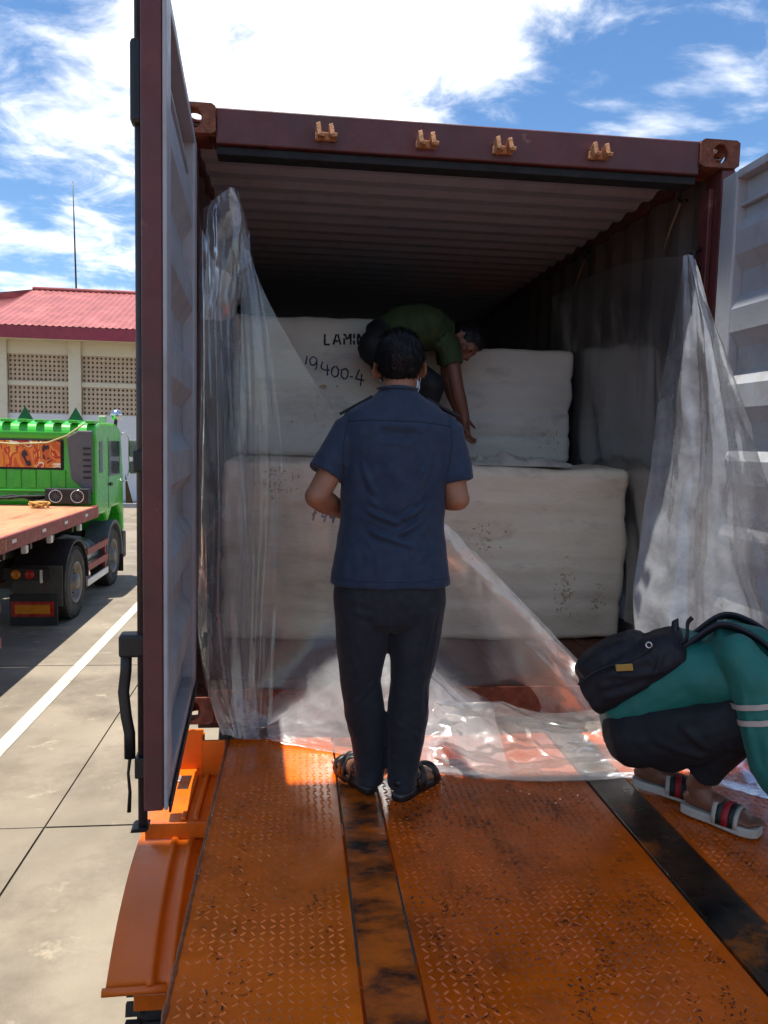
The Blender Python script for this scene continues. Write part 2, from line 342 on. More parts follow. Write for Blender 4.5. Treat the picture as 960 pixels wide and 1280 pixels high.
# doors
rod_m = mat('rod_paint', '#37292a', .5, var=.3, dirt='#5a3a30', dirt_scale=8, dirt_amt=.4)
def door(H, ds, sgn, S):
    ds = np.array((*ds, 0.)); ds /= np.linalg.norm(ds); dt = np.array((-ds[1], ds[0], 0.))*sgn; H = np.array((*H, 0.))
    def P(s, t, z): return H+ds*s+dt*t+np.array((0, 0, z))
    def bar(name, m, par, s0, s1, t0, t1, z0, z1, bev=.004):
        mb = MB().add([P(s, t, z) for s in (s0, s1) for t in (t0, t1) for z in (z0, z1)], [(0, 1, 3, 2), (4, 6, 7, 5), (0, 4, 5, 1), (2, 3, 7, 6), (0, 2, 6, 4), (1, 5, 7, 3)])
        return mb.build(name, m, par, bevel=bev)
    Z0, Z1 = .045, 2.262
    root = MB()
    # corrugated panel is the door itself
    prof = []; z = Z0+.10; top = Z1-.19
    n = 6; pitch = (top-z)/n
    for i in range(n):
        b = z+i*pitch; prof += [(b, .052), (b+.30*pitch, .052), (b+.50*pitch, .010), (b+.80*pitch, .010)]
    prof += [(top, .050)]
    full = [(Z0+.06, .050)]+prof+[(top+.03, .050), (Z1-.03, .050)]
    G = np.array([[P(s, t, zz) for s in (.085, 1.075)] for zz, t in full])
    d = grid_mesh('container_door', G, door_grey, cont, smooth=False)
    sw = d.modifiers.new('thick', 'SOLIDIFY'); sw.thickness = .003; sw.offset = 0
    bar('hinge_stile', door_grey, d, 0, .115, 0, .055, Z0, Z1, .008)
    bar('edge_stile', door_grey, d, 1.05, 1.158, 0, .012, Z0, Z1)
    bar('edge_channel', maroon, d, 1.09, 1.160, .013, .066, Z0, Z1, .005)
    bar('top_rail', door_grey, d, .116, 1.049, 0, .05, Z1-.035, Z1)
    bar('middle_rail', door_grey, d, .116, 1.049, .022, .05, Z1-.15, Z1-.135)
    bar('bottom_rail', door_grey, d, .116, 1.049, .002, .05, Z0, Z0+.062)
    bar('bottom_gasket', rubber, d, .02, 1.15, -.008, -.001, Z0-.012, Z0+.022)
    bar('outer_skin', maroon, d, .002, 1.085, .058, .0635, Z0, Z1)
    for s in (.42, 1.06):
        MB().tube([P(s, .081, -.04), P(s, .081, 2.34)], .0135, 14).build('lock_rod', rod_m, d, True)
        for zz in (.14, 1.02): bar('rod_guide', black_steel, d, s-.03, s+.03, .064, .100, zz-.03, zz+.03)
        bar('rod_sleeve', black_steel, d, s-.024, s+.024, .066, .104, 1.92, 2.14, .012)
        for zz, dz in ((-.04, -1), (2.34, 1)):
            c = MB(); c.add([P(s+a, .081+b, zz+dz*h) for a, b, h in ((-.03, -.02, 0), (.03, -.02, 0), (.03, .025, 0), (-.03, .025, 0), (-.045, -.012, .016), (.02, -.012, .016), (.02, .035, .016), (-.045, .035, .016))], [(0, 1, 2, 3), (7, 6, 5, 4), (0, 4, 5, 1), (1, 5, 6, 2), (2, 6, 7, 3), (3, 7, 4, 0)])
            c.build('cam_end', black_steel, d, bevel=.004)
    s = 1.06
    hb = bar('handle_hub', black_steel, d, s-.03, s+.03, .067, .142, .465, .53, .008)
    MB().tube([P(s, 0.124, .49), P(s, 0.126, .42), P(s+.006, 0.132, .36), P(s+.012, 0.124, .29), P(s+.012, 0.115, .24), P(s+.010, 0.115, .165)], [(.016, .008)]*6, 10).build('handle', black_steel, hb, True)
    MB().tube([P(s, 0.104, .19), P(s, 0.116, .165), P(s+.01, 0.120, .12), P(s, 0.117, .06), P(s, 0.120, .0)], [.004, .005, .004, .005, .006], 8).build('seal_cord', black_steel, d, True)
    for zz in (.2, .75, 1.3, 1.85):
        bar('hinge', black_steel, d, -.03, .16, .0645, .076, zz-.035, zz+.035, .004)
    return d
dl = door((-1.110, -.04), (.060, -1), -1, -1); dl['label'] = 'grey corrugated door leaf seen edge on, maroon closing edge and black handle'
drr = door((1.128, -.04), (.015, -1), 1, 1); drr['label'] = 'grey corrugated door leaf swung open with dented paint'
# lashing points and cords on the inside of the wall
def lash(p0, p1, label):
    l = thing('lashing_cord', tuple(p1), label, 'cord', 'lashing cords on the container wall')
    MB().tube([p0+np.array((-.012, -.03, .035)), p0+np.array((-.03, 0, .03)), p0+np.array((-.03, .02, -.01)), p0+np.array((-.02, 0, -.03)), p0+np.array((-.006, -.02, -.025))], .008, 8).build('hook', black_steel, l, True)
    mid = (p0+p1)/2+np.array((-.02, 0, -.02)); MB().tube([p0+np.array((-.022, 0, -.02)), mid, p1], .005, 8).build('rope', mat('cord_fibre', '#8c7f70', .9), l, True)
lash(atx(858, 245, 1.165), atx(830, 312, 1.16), 'pale cord hanging from dark hook near the door post')
lash(atx(737, 318, 1.165), atx(716, 366, 1.16), 'dim cord hanging from hook deeper along the corrugated wall')
for z in (1.95,): MB().tube([(1.12, .10, z+.05), (1.085, .09, z+.03), (1.08, .09, z-.02), (1.12, .10, z-.04)], .009, 8).build('lashing_ring', black_steel, cont, True)
MB().tube([atx(862, 318, 1.12), atx(866, 322, 1.105), atx(862, 329, 1.105)], .01, 8).build('lashing_ring', black_steel, cont, True)
# chassis below
steel_frame = mat('chassis_paint', '#3c2a24', .6, var=.25, dirt='#241c18', dirt_amt=.5)
tyre_m = mat('tyre_rubber', '#2a2826', .85, var=.2, bump=.3, bscale=40, dirt='#5d554a', dirt_scale=5, dirt_amt=.5)
rim_m = mat('wheel_rim', '#77706a', .5, metal=.4, var=.2, dirt='#4a3d33', dirt_amt=.5)
ch = thing('container_chassis', (0, 3, GZ), 'dark steel trailer chassis carrying the maroon container', 'trailer')
for sx in (-1, 1): box('beam', steel_frame, ch, sx*.45-.06, sx*.45+.06, .25, LEN, -.5, -.152)
for y in (.4, 1.8, 3.2, 4.6, 5.9): box('cross_beam', steel_frame, ch, -1.15, 1.15, y-.06, y+.06, -.3, -.154)
def wheel(par, c, r=.5, w_=.28, outward=1):
    wr = MB().rings(lathe(c, (outward, 0, 0), [(-w_/2, r*.56), (-w_/2, r*.9), (-w_/2+.03, r*.985), (-.06, r), (0, r*.99), (.06, r), (w_/2-.03, r*.985), (w_/2, r*.9), (w_/2, r*.58), (-w_/2, r*.56)], 40), False).build('wheel', tyre_m, par, True)
    MB().rings(lathe(c, (outward, 0, 0), [(w_/2-.02, r*.59), (w_/2+.012, r*.57), (w_/2-.01, r*.5), (w_/2-.09, r*.44), (w_/2-.09, r*.24), (w_/2+.02, r*.22), (w_/2+.04, r*.12), (w_/2+.04, .005)], 32), False).build('rim', rim_m, wr, True)
    nb = MB()
    for k in range(10):
        a = 2*math.pi*k/10; p = np.array(c)+np.array((outward*(w_/2-.08), r*.34*math.cos(a), r*.34*math.sin(a))); nb.tube([p, p+np.array((outward*.04, 0, 0))], .014, 6)
    nb.build('wheel_nuts', rim_m, wr)
    tr = MB()
    for k in range(44):
        a = 2*math.pi*k/44; er = np.array((0, math.cos(a), math.sin(a))); et = np.array((0, -math.sin(a), math.cos(a)))
        for q in (-.105, -.036, .036, .105):
            tr.obox(np.array(c)+er*(r*.99+.001)+np.array((q, 0, 0))+et*(.012 if q > 0 else -.012), (.026, 0, 0), et*.021, er*.012)
    tr.build('tread', tyre_m, wr)
    return wr
for y in (1.6, 2.9):
    box('axle', steel_frame, ch, -1.0, 1.0, y-.06, y+.06, GZ+.42, GZ+.54)
    for sx in (-1, 1):
        wheel(ch, (sx*1.0, y, GZ+.5), outward=sx); box('suspension', steel_frame, ch, sx*.45-.05, sx*.45+.05, y-.2, y+.2, GZ+.5, -.498)
for sx in (-1, 1): box('landing_leg', steel_frame, ch, sx*.5-.06, sx*.5+.06, 5.2, 5.32, GZ, -.152)

# ================================================================== loading ramp
orange = mat('ramp_orange', '#dc680c', .36, var=.14, scale=4, bump=.08, bscale=50, dirt='#9c480c', dirt_scale=3, dirt_amt=.45, dirt2='#4a2a14', d2_scale=17, d2_amt=.22, spec=.5)
deck_o = mat('deck_orange', '#dc640a', .27, var=.22, scale=3.2, bump=.12, bscale=45, dirt='#a04a0a', dirt_scale=3.5, dirt_amt=.35, dirt2='#1d130d', d2_scale=16, d2_amt=.24, rvar=.16)
deck_d = mat('deck_worn', '#d05a0c', .24, var=.28, scale=3.0, bump=.12, bscale=45, dirt='#8a3e0c', dirt_scale=4.2, dirt_amt=.42, dirt2='#17100c', d2_scale=26, d2_amt=.40, rvar=.18)
grease = mat('greasy_strip', '#3a2417', .34, var=.3, scale=5, bump=.25, bscale=30, dirt='#100c0a', dirt_scale=6, dirt_amt=.8, dirt2='#94490f', d2_scale=5.5, d2_amt=.62, rvar=.15)
strip_o = mat('stained_strip', '#c45c0c', .42, var=.25, scale=5, bump=.25, bscale=40, dirt='#120d0a', dirt_scale=7, dirt_amt=.80, rvar=.15, stretch=(1, 1.7, 1))
lug_o = mat('tread_orange', '#e0701a', .36, var=.3, scale=7, bump=.05, dirt='#2a190f', dirt_scale=5, dirt_amt=.5, rvar=.15)
ramp = thing('loading_ramp', (0, -2.5, GZ), 'orange steel loading ramp with chequered deck plates, greasy dark strips and fender', 'ramp')
RZ = -.2; YE = -.055; YB = -4.6
plates = [(-.970, -.530, deck_o), (-.378, .432, deck_d), (.603, 1.30, deck_d)]
for (x0, x1, m) in plates:
    d = box('deck_plate', m, ramp, x0, x1, YB, YE, RZ-.012, RZ, .002)
    vs = []; fs = []; p = .0255; row = 0; y = -.12
    while y > -3.05:
        col = 0; x = x0+.025
        while x < x1-.02:
            if rng.random() > (.22 if m is deck_o and x < -.8 else .03):
                a = (R(38) if (row+col) % 2 else R(-52))+rng.normal(0, .07); c, s_ = math.cos(a), math.sin(a); l, wd, h = .0122, .0041, .0032*max(.25, min(1.1, .85+1.3*noise.noise(Vector((x*3.1, y*2.3, x0*7)))))+rng.uniform(-.0006, .0004)
                k = len(vs)
                for u, v, z in ((-l, 0, -.0006), (-.3*l, -wd, -.0006), (.3*l, -wd, -.0006), (l, 0, -.0006), (.3*l, wd, -.0006), (-.3*l, wd, -.0006), (-.45*l, 0, h), (.45*l, 0, h)):
                    vs.append((x+u*c-v*s_, y+u*s_+v*c, RZ+z))
                fs += [(k, k+1, k+6), (k+1, k+2, k+7, k+6), (k+2, k+3, k+7), (k+3, k+4, k+7), (k+4, k+5, k+6, k+7), (k+5, k, k+6)]
            x += p; col += 1
        y -= p; row += 1
    me = bpy.data.meshes.new('tread_relief'); me.from_pydata(vs, [], fs); me.update()
    o = link('tread_relief', me, lug_o if m is deck_o else mat('tread_worn', '#cf5f14', .36, var=.35, scale=6, bump=.05, dirt='#140d09', dirt_scale=4.5, dirt_amt=.62, rvar=.15), d); tag(o, kind='stuff')
def scuffs(par, x0, x1, clusters, z, seed, m):
    rr = np.random.default_rng(seed); vs, fs = [], []
    for _ in range(clusters):
        cx, cy = rr.uniform(x0+.05, x1-.05), rr.uniform(-2.1, -.55); ang = rr.normal(1.45, .35); L_ = rr.uniform(.04, .22); n_ = int(rr.uniform(12, 46))
        for _ in range(n_):
            t = rr.uniform(-1, 1); x = cx+math.cos(ang)*t*L_+rr.normal(0, .012); y = cy+math.sin(ang)*t*L_+rr.normal(0, .012)
            if not x0+.01 < x < x1-.01: continue
            a = rr.uniform(0, 6.28); l = abs(rr.normal(0, .0035))+.0015; w_ = abs(rr.normal(0, .0011))+.0006; k = len(vs); q = 7; zz = z+rr.uniform(0, .0004)
            for i in range(q):
                b_ = 2*math.pi*i/q; e = rr.uniform(.6, 1.25); u, v = l*e*math.cos(b_), w_*e*math.sin(b_); vs.append((x+u*math.cos(a)-v*math.sin(a), y+u*math.sin(a)+v*math.cos(a), zz))
            fs.append(tuple(range(k, k+q)))
    me = bpy.data.meshes.new('scuff_marks'); me.from_pydata(vs, [], fs); me.update(); tag(link('scuff_marks', me, m, par), kind='stuff')
soot = mat('soot_marks', '#2e180b', .5, var=.4, scale=30, bump=0)
decks = [o for o in ramp.children if o.name.startswith('deck_plate')]
scuffs(decks[0], -.97, -.53, 10, RZ+.0012, 3, soot); scuffs(decks[1], -.378, .432, 80, RZ+.0012, 4, soot); scuffs(decks[2], .603, 1.3, 45, RZ+.0012, 5, soot)
box('joint_strip', strip_o, ramp, -.522, -.385, YB, YE-.004, RZ-.014, RZ-.002, .002)
box('joint_strip', grease, ramp, .440, .595, YB, YE-.004, RZ-.013, RZ+.004, .002)
vs = [(-.972, YE-i*.012, RZ-.001) for i in range(370)]
MB().tube(vs, [.005+abs(rng.normal(0, .0018)) for _ in vs], 7).build('weld_bead', mat('weld', '#7a3c14', .5, var=.4, bump=.4), ramp, True)
box('side_beam', orange, ramp, -.975, -.90, YB, YE-.02, RZ-.26, RZ-.0125)
box('side_beam', orange, ramp, 1.22, 1.295, YB, YE-.02, RZ-.26, RZ-.0125)
for i in range(7): box('cross_member', orange, ramp, -.898, 1.218, -.16-i*.72, -.08-i*.72, RZ-.16, RZ-.0125)
for (x, y) in ((-.93, -.3), (1.255, -.3), (-.93, -3.9), (1.255, -3.9)):
    box('leg', orange, ramp, x-.05, x+.05, y-.05, y+.05, GZ+.016, RZ-.262); box('foot_plate', orange, ramp, x-.11, x+.11, y-.11, y+.11, GZ, GZ+.015)
mb = MB().add([(x, y, z) for x in (-.97, 1.3) for y, z in ((YB-.004, RZ-.002), (YB-.004, RZ-.10), (-9.2, GZ+.004), (-9.2, GZ+.03))], [(0, 1, 2, 3), (7, 6, 5, 4), (0, 4, 5, 1), (1, 5, 6, 2), (2, 6, 7, 3), (3, 7, 4, 0)]); mb.build('incline', deck_d, ramp)
# step, end plates and fender beside the deck
SZ = -.345
box('step_plate', orange, ramp, -1.238, -.98, -.488, -.012, SZ-.012, SZ, .003)
box('step_front', orange, ramp, -1.238, -.98, -.4995, -.4885, SZ-.062, SZ, .002)
for x in (-1.10, -1.055): box('step_rib', orange, ramp, x-.009, x+.009, -.486, -.10, SZ+.0005, SZ+.014, .004)
box('end_plate', orange, ramp, -1.075, -.982, -.10, -.088, SZ+.001, RZ+.012, .002)
box('end_plate', orange, ramp, -1.225, -1.082, -.02, -.008, SZ+.001, RZ+.03, .002)
box('edge_web', orange, ramp, -1.081, -1.0755, -.10, -.02, SZ+.001, RZ+.02, 0)
MB().box(-1.20, -1.16, -.155, -.10, SZ+.0005, SZ+.009).build('latch_plate', mat('bare_steel', '#c8c2b8', .3, metal=.7), ramp, bevel=.003)
MB().box(-1.165, -1.12, -.215, -.09, SZ+.0002, SZ+.003).build('grease_patch', grease, ramp, bevel=.001)
arc = [(-.44, -.412), (-.56, -.420), (-.68, -.445), (-.80, -.490), (-.90, -.545), (-1.0, -.622)]
arc_b = [(.40, -.55), (.22, -.46), (0., -.42), (-.2, -.41)]
A = crom(np.array(arc_b+arc), 5)
prof = [(-1.262, -.012), (-1.259, 0), (-1.14, 0), (-1.134, .012), (-1.122, .012), (-1.116, 0), (-1.078, 0), (-1.073, .010), (-1.061, .010), (-1.056, 0), (-.985, 0), (-.985, -.01)]
G = []
for i, (y, z) in enumerate(A):
    t = A[min(i+1, len(A)-1)]-A[max(i-1, 0)]; t /= np.linalg.norm(t); nrm = np.array((t[1], -t[0])); nrm = nrm*np.sign(nrm[1])
    G.append([(x, y+nrm[0]*h, z+nrm[1]*h) for x, h in prof])
fo = grid_mesh('fender', np.array(G), orange, ramp, smooth=True); sw = fo.modifiers.new('thick', 'SOLIDIFY'); sw.thickness = .004
MB().tube([(-1.272, -1.008, -.628), (-.985, -1.004, -.624)], .013, 8).build('fender_bar', orange, ramp, True)
box('fender_stay', orange, ramp, -1.20, -.976, -.9, -.84, -.78, -.72)
wheel(ramp, (-1.13, -.33, GZ+.42), .42, .2, -1)
box('axle_arm', orange, ramp, -1.02, -.976, -.4, -.26, GZ+.36, RZ-.262)
box('tool_rack', mat('pinkish_primer', '#8a4f44', .6), ramp, -1.32, -1.24, -1.35, -1.20, -.80, -.74)
MB().tube([(-1.20, -1.30, -.80), (-.98, -1.18, -.66)], .016, 8).build('brace', orange, ramp, True)

# ================================================================== canopy over the loading bay (behind and above the camera)
galv = mat('galvanised_sheet', '#9aa0a2', .5, metal=.3, var=.1)
cn = thing('dock_canopy', (0, -3.2, GZ), 'grey corrugated canopy on steel posts over the loading ramp', 'canopy')
CZ = 7.5
G = np.array([[(x, y, CZ+(.02 if i % 4 < 2 else 0)) for i, x in enumerate(np.arange(-5, 2.81, .08))] for y in (-3.2, -.5)]); o = grid_mesh('roof_sheet', G, galv, cn, smooth=False); o.modifiers.new('thick', 'SOLIDIFY').thickness = .01
G = np.array([[(x, y, CZ+(.02 if i % 4 < 2 else 0)) for i, x in enumerate(np.arange(.27, 2.81, .08))] for y in (-.5, -.03)]); o = grid_mesh('door_shade_sheet', G, galv, cn, smooth=False); o.modifiers.new('thick', 'SOLIDIFY').thickness = .01  # unseen sheet added to shade the upper part of the open door
for x in (-4.6, 2.6):
    box('post', galv, cn, x-.08, x+.08, -3.3, -3.14, GZ, CZ-.16); box('rafter', galv, cn, x-.05, x+.05, -3.25, -.55, CZ-.155, CZ-.015)
for y in (-4.3, -2.0, -.7): box('purlin', galv, cn, -4.95, 2.75, y-.03, y+.03, CZ-.014-.08, CZ-.014) if y != -4.3 else None
# ================================================================== bales
from mathutils.bvhtree import BVHTree
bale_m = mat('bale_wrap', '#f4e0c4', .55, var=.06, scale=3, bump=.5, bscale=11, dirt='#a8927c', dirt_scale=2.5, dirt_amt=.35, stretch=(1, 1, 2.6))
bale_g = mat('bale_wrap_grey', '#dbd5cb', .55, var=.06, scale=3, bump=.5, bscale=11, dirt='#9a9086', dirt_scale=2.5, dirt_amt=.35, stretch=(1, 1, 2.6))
stain_m = mat('brown_stain', '#c9ad8c', .8, var=.3, scale=20)
blue_ink = mat('blue_marker', '#2b3557', .7); black_ink = mat('stencil_ink', '#1e1c1c', .7); grey_ink = mat('faded_marker', '#5d6878', .7)
def bale(x0, x1, y0, y1, z0, z1, label, m, seed, rad=.040):
    n = 44; c = np.array([(x0+x1)/2, (y0+y1)/2, (z0+z1)/2]); h = np.array([(x1-x0)/2, (y1-y0)/2, (z1-z0)/2])
    bm = bmesh.new(); bmesh.ops.create_cube(bm, size=2); bmesh.ops.subdivide_edges(bm, edges=bm.edges[:], cuts=n, use_grid_fill=True)
    for v in bm.verts:
        p = np.array(v.co)
        p = np.sign(p)*(1-(1-abs(p))**1.35); p = p*h
        q = np.clip(p, -h+rad, h-rad); d = p-q; L_ = np.linalg.norm(d)
        nn = d/L_ if L_ > 1e-9 else np.zeros(3); pp = q+nn*rad if L_ > 1e-9 else p
        W = pp+c
        bul = .022*max(0, 1-(pp[0]/h[0])**2)*max(0, 1-(pp[2]/h[2])**2)
        f = noise.fractal(Vector(W*2.2+seed), 1, 2, 3)*.016+noise.noise(Vector((W[0]*2+seed, W[1]*2, W[2]*11)))*.010
        for zz in (-.55, -.1, .45): f -= .010*math.exp(-((pp[2]/h[2]-zz-.05*math.sin(pp[0]*3+seed))/.05)**2)
        f += .008*noise.noise(Vector((W[0]*9+seed, W[1]*9, W[2]*2.5)))*(1 if abs(pp[2]) > h[2]*.8 else .35)
        pp = pp+nn*(f+bul)
        if z0 < .1: pp[2] = max(pp[2], -h[2]+.001)
        v.co = pp+c
    me = bpy.data.meshes.new('wrapped_bale'); bm.to_mesh(me); bvh = BVHTree.FromBMesh(bm); bm.free()
    o = link('wrapped_bale', me, m, None, True); tag(o, label, 'bale', 'wrapped bales in the container'); return o, bvh
def on_front(bvh, x, z):
    hit = bvh.ray_cast(Vector((x, -1, z)), Vector((0, 1, 0))); return hit[0].y if hit[0] else None
def strokes(name, polys, bvh, wd, m, par):
    vs, fs = [], []
    for pl in polys:
        pl = np.array(pl, float); seg = np.linalg.norm(np.diff(pl, axis=0), axis=1); L_ = np.concatenate([[0], np.cumsum(seg)]); k = max(2, int(L_[-1]/.008)); t = np.linspace(0, L_[-1], k)
        x = np.interp(t, L_, pl[:, 0]); z = np.interp(t, L_, pl[:, 1]); b = len(vs)
        for i in range(k):
            dx, dz = x[min(i+1, k-1)]-x[max(i-1, 0)], z[min(i+1, k-1)]-z[max(i-1, 0)]; q = math.hypot(dx, dz)+1e-9; w_ = wd*(.85+.3*noise.noise(Vector((x[i]*30, z[i]*30, 1))))
            for s_ in (-1, 1):
                xx, zz = x[i]-s_*dz/q*w_, z[i]+s_*dx/q*w_; y = on_front(bvh, xx, zz); vs.append((xx, (y if y else 1.)-.0025, zz))
        for i in range(k-1): fs.append((b+2*i, b+2*i+1, b+2*i+3, b+2*i+2))
    me = bpy.data.meshes.new(name); me.from_pydata(vs, [], fs); me.update(); return link(name, me, m, par)
def px_strokes(polys, y): return [[tuple(at(a, b, y)[[0, 2]]) for a, b in pl] for pl in polys]
YL, YU = .80, 1.42
b1, v1 = bale(-1.09, .022, YL, 2.35, .002, .985, 'big cream bale with brown scuffs, on the floor behind the hanging film', bale_m, 3.3)
b2, v2 = bale(.03, 1.148, YL-.01, 2.35, .002, .965, 'big cream bale with stained foot, on the floor beside the bare wall film', bale_m, 8.1)
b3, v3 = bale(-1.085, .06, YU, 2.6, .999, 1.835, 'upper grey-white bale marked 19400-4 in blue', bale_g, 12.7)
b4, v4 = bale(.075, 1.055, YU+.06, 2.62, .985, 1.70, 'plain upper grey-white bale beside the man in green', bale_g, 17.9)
# lettering LAMIN (stencil) and 19400-4 (hand written) on the upper bale, 194 on the lower one
lam = [[(406, 418), (406, 431)], [(405, 431), (413, 431)], [(418, 431), (422, 418)], [(424, 418), (428, 431)], [(421, 426.5), (425, 426.5)], [(433, 431), (433, 423)], [(433, 420), (433, 417.5)], [(434, 418), (437, 425)], [(438.5, 424), (441, 418)], [(442, 417.5), (442, 431)], [(446.5, 417.5), (446.5, 423)], [(446.5, 426), (446.5, 431)], [(452, 431), (452, 417.5)], [(453, 418), (459, 430)], [(460, 431), (460, 417.5)]]
lam = [[(405+(a-405)*.9, b) for a, b in q] for q in lam]
strokes('stencil_lettering', px_strokes(lam, YU), v3, .0068, black_ink, b3)
num = [[(384, 445), (382, 456)], [(396, 449), (391, 446), (387, 450), (388, 456), (393, 457), (396, 452), (396, 449), (396, 458), (394, 463)],
       [(403, 452), (401, 460), (405, 463), (412, 463)], [(409, 456), (409, 470)], [(419, 458), (415, 461), (414, 468), (418, 472), (422, 470), (423, 463), (420, 458)],
       [(432, 461), (427, 463), (426, 470), (430, 475), (434, 472), (435, 465), (432, 461)], [(437, 471), (441, 472)], [(449, 462), (444, 474), (455, 476)], [(452, 468), (450, 483)]]
strokes('hand_lettering', px_strokes(num, YU), v3, .0052, blue_ink, b3)
n2 = [[(394, 637), (391, 650)], [(390, 643), (396, 640)], [(404, 640), (402, 646), (408, 645), (408, 640), (405, 652)], [(414, 639), (412, 646), (419, 647)], [(418, 641), (416, 653)]]
strokes('hand_lettering', px_strokes(n2, YL), v1, .006, grey_ink, b1)
def scuff(bvh, par, cx, cz, sx, sz, n_):
    vs, fs = [], []
    for i in range(n_):
        x, z = cx+rng.normal(0, sx), cz+rng.normal(0, sz); r = abs(rng.normal(0, .0035))+.0018; k = len(vs); a0 = rng.uniform(0, 6); e = rng.uniform(.4, 1.6)
        ys = on_front(bvh, x, z)
        if ys is None: continue
        for q in range(6):
            xx, zz = x+r*e*math.cos(a0+q*1.047), z+r/e*math.sin(a0+q*1.047); y = on_front(bvh, xx, zz); vs.append((xx, (y or ys)-.002, zz))
        fs.append(tuple(range(k, k+6)))
    me = bpy.data.meshes.new('dirt_marks'); me.from_pydata(vs, [], fs); me.update(); o = link('dirt_marks', me, stain_m, par); tag(o, kind='stuff')
p = at(345, 605, YL); scuff(v1, b1, p[0], p[2], .055, .045, 90)
p = at(705, 735, YL); scuff(v2, b2, p[0], p[2], .03, .07, 90); p = at(745, 750, YL); scuff(v2, b2, p[0], p[2], .02, .06, 30); p = at(600, 675, YL); scuff(v2, b2, p[0], p[2], .05, .04, 45)
p = at(395, 500, YU); scuff(v3, b3, p[0], p[2], .10, .12, 60); p = at(690, 545, YU); scuff(v4, b4, p[0], p[2], .03, .05, 40)
wrap_m = mat('torn_wrap', '#c6bcae', .45, var=.1, bump=.3, bscale=20)
def crumple(name, xs, ys, z, amp, m, par, seed):
    nx, ny = 60, 26; G = np.zeros((ny, nx, 3))
    for j in range(ny):
        for i in range(nx):
            u, v = i/(nx-1), j/(ny-1); x = xs[0]+(xs[1]-xs[0])*u+.03*noise.noise(Vector((seed, v*6, u*2))); y = ys[0]+(ys[1]-ys[0])*v+.03*noise.noise(Vector((u*7, seed, 2)))
            e = math.sin(math.pi*u)**.5*math.sin(math.pi*v)**.5
            G[j, i] = (x, y, z+e*amp*(.35+abs(noise.fractal(Vector((x*9, y*9, seed)), 1, 2, 4))*1.6))
    return grid_mesh(name, G, m, par)
crumple('torn_wrap', (.16, .84), (.845, 1.15), .975, .045, wrap_m, b2, 4.4)

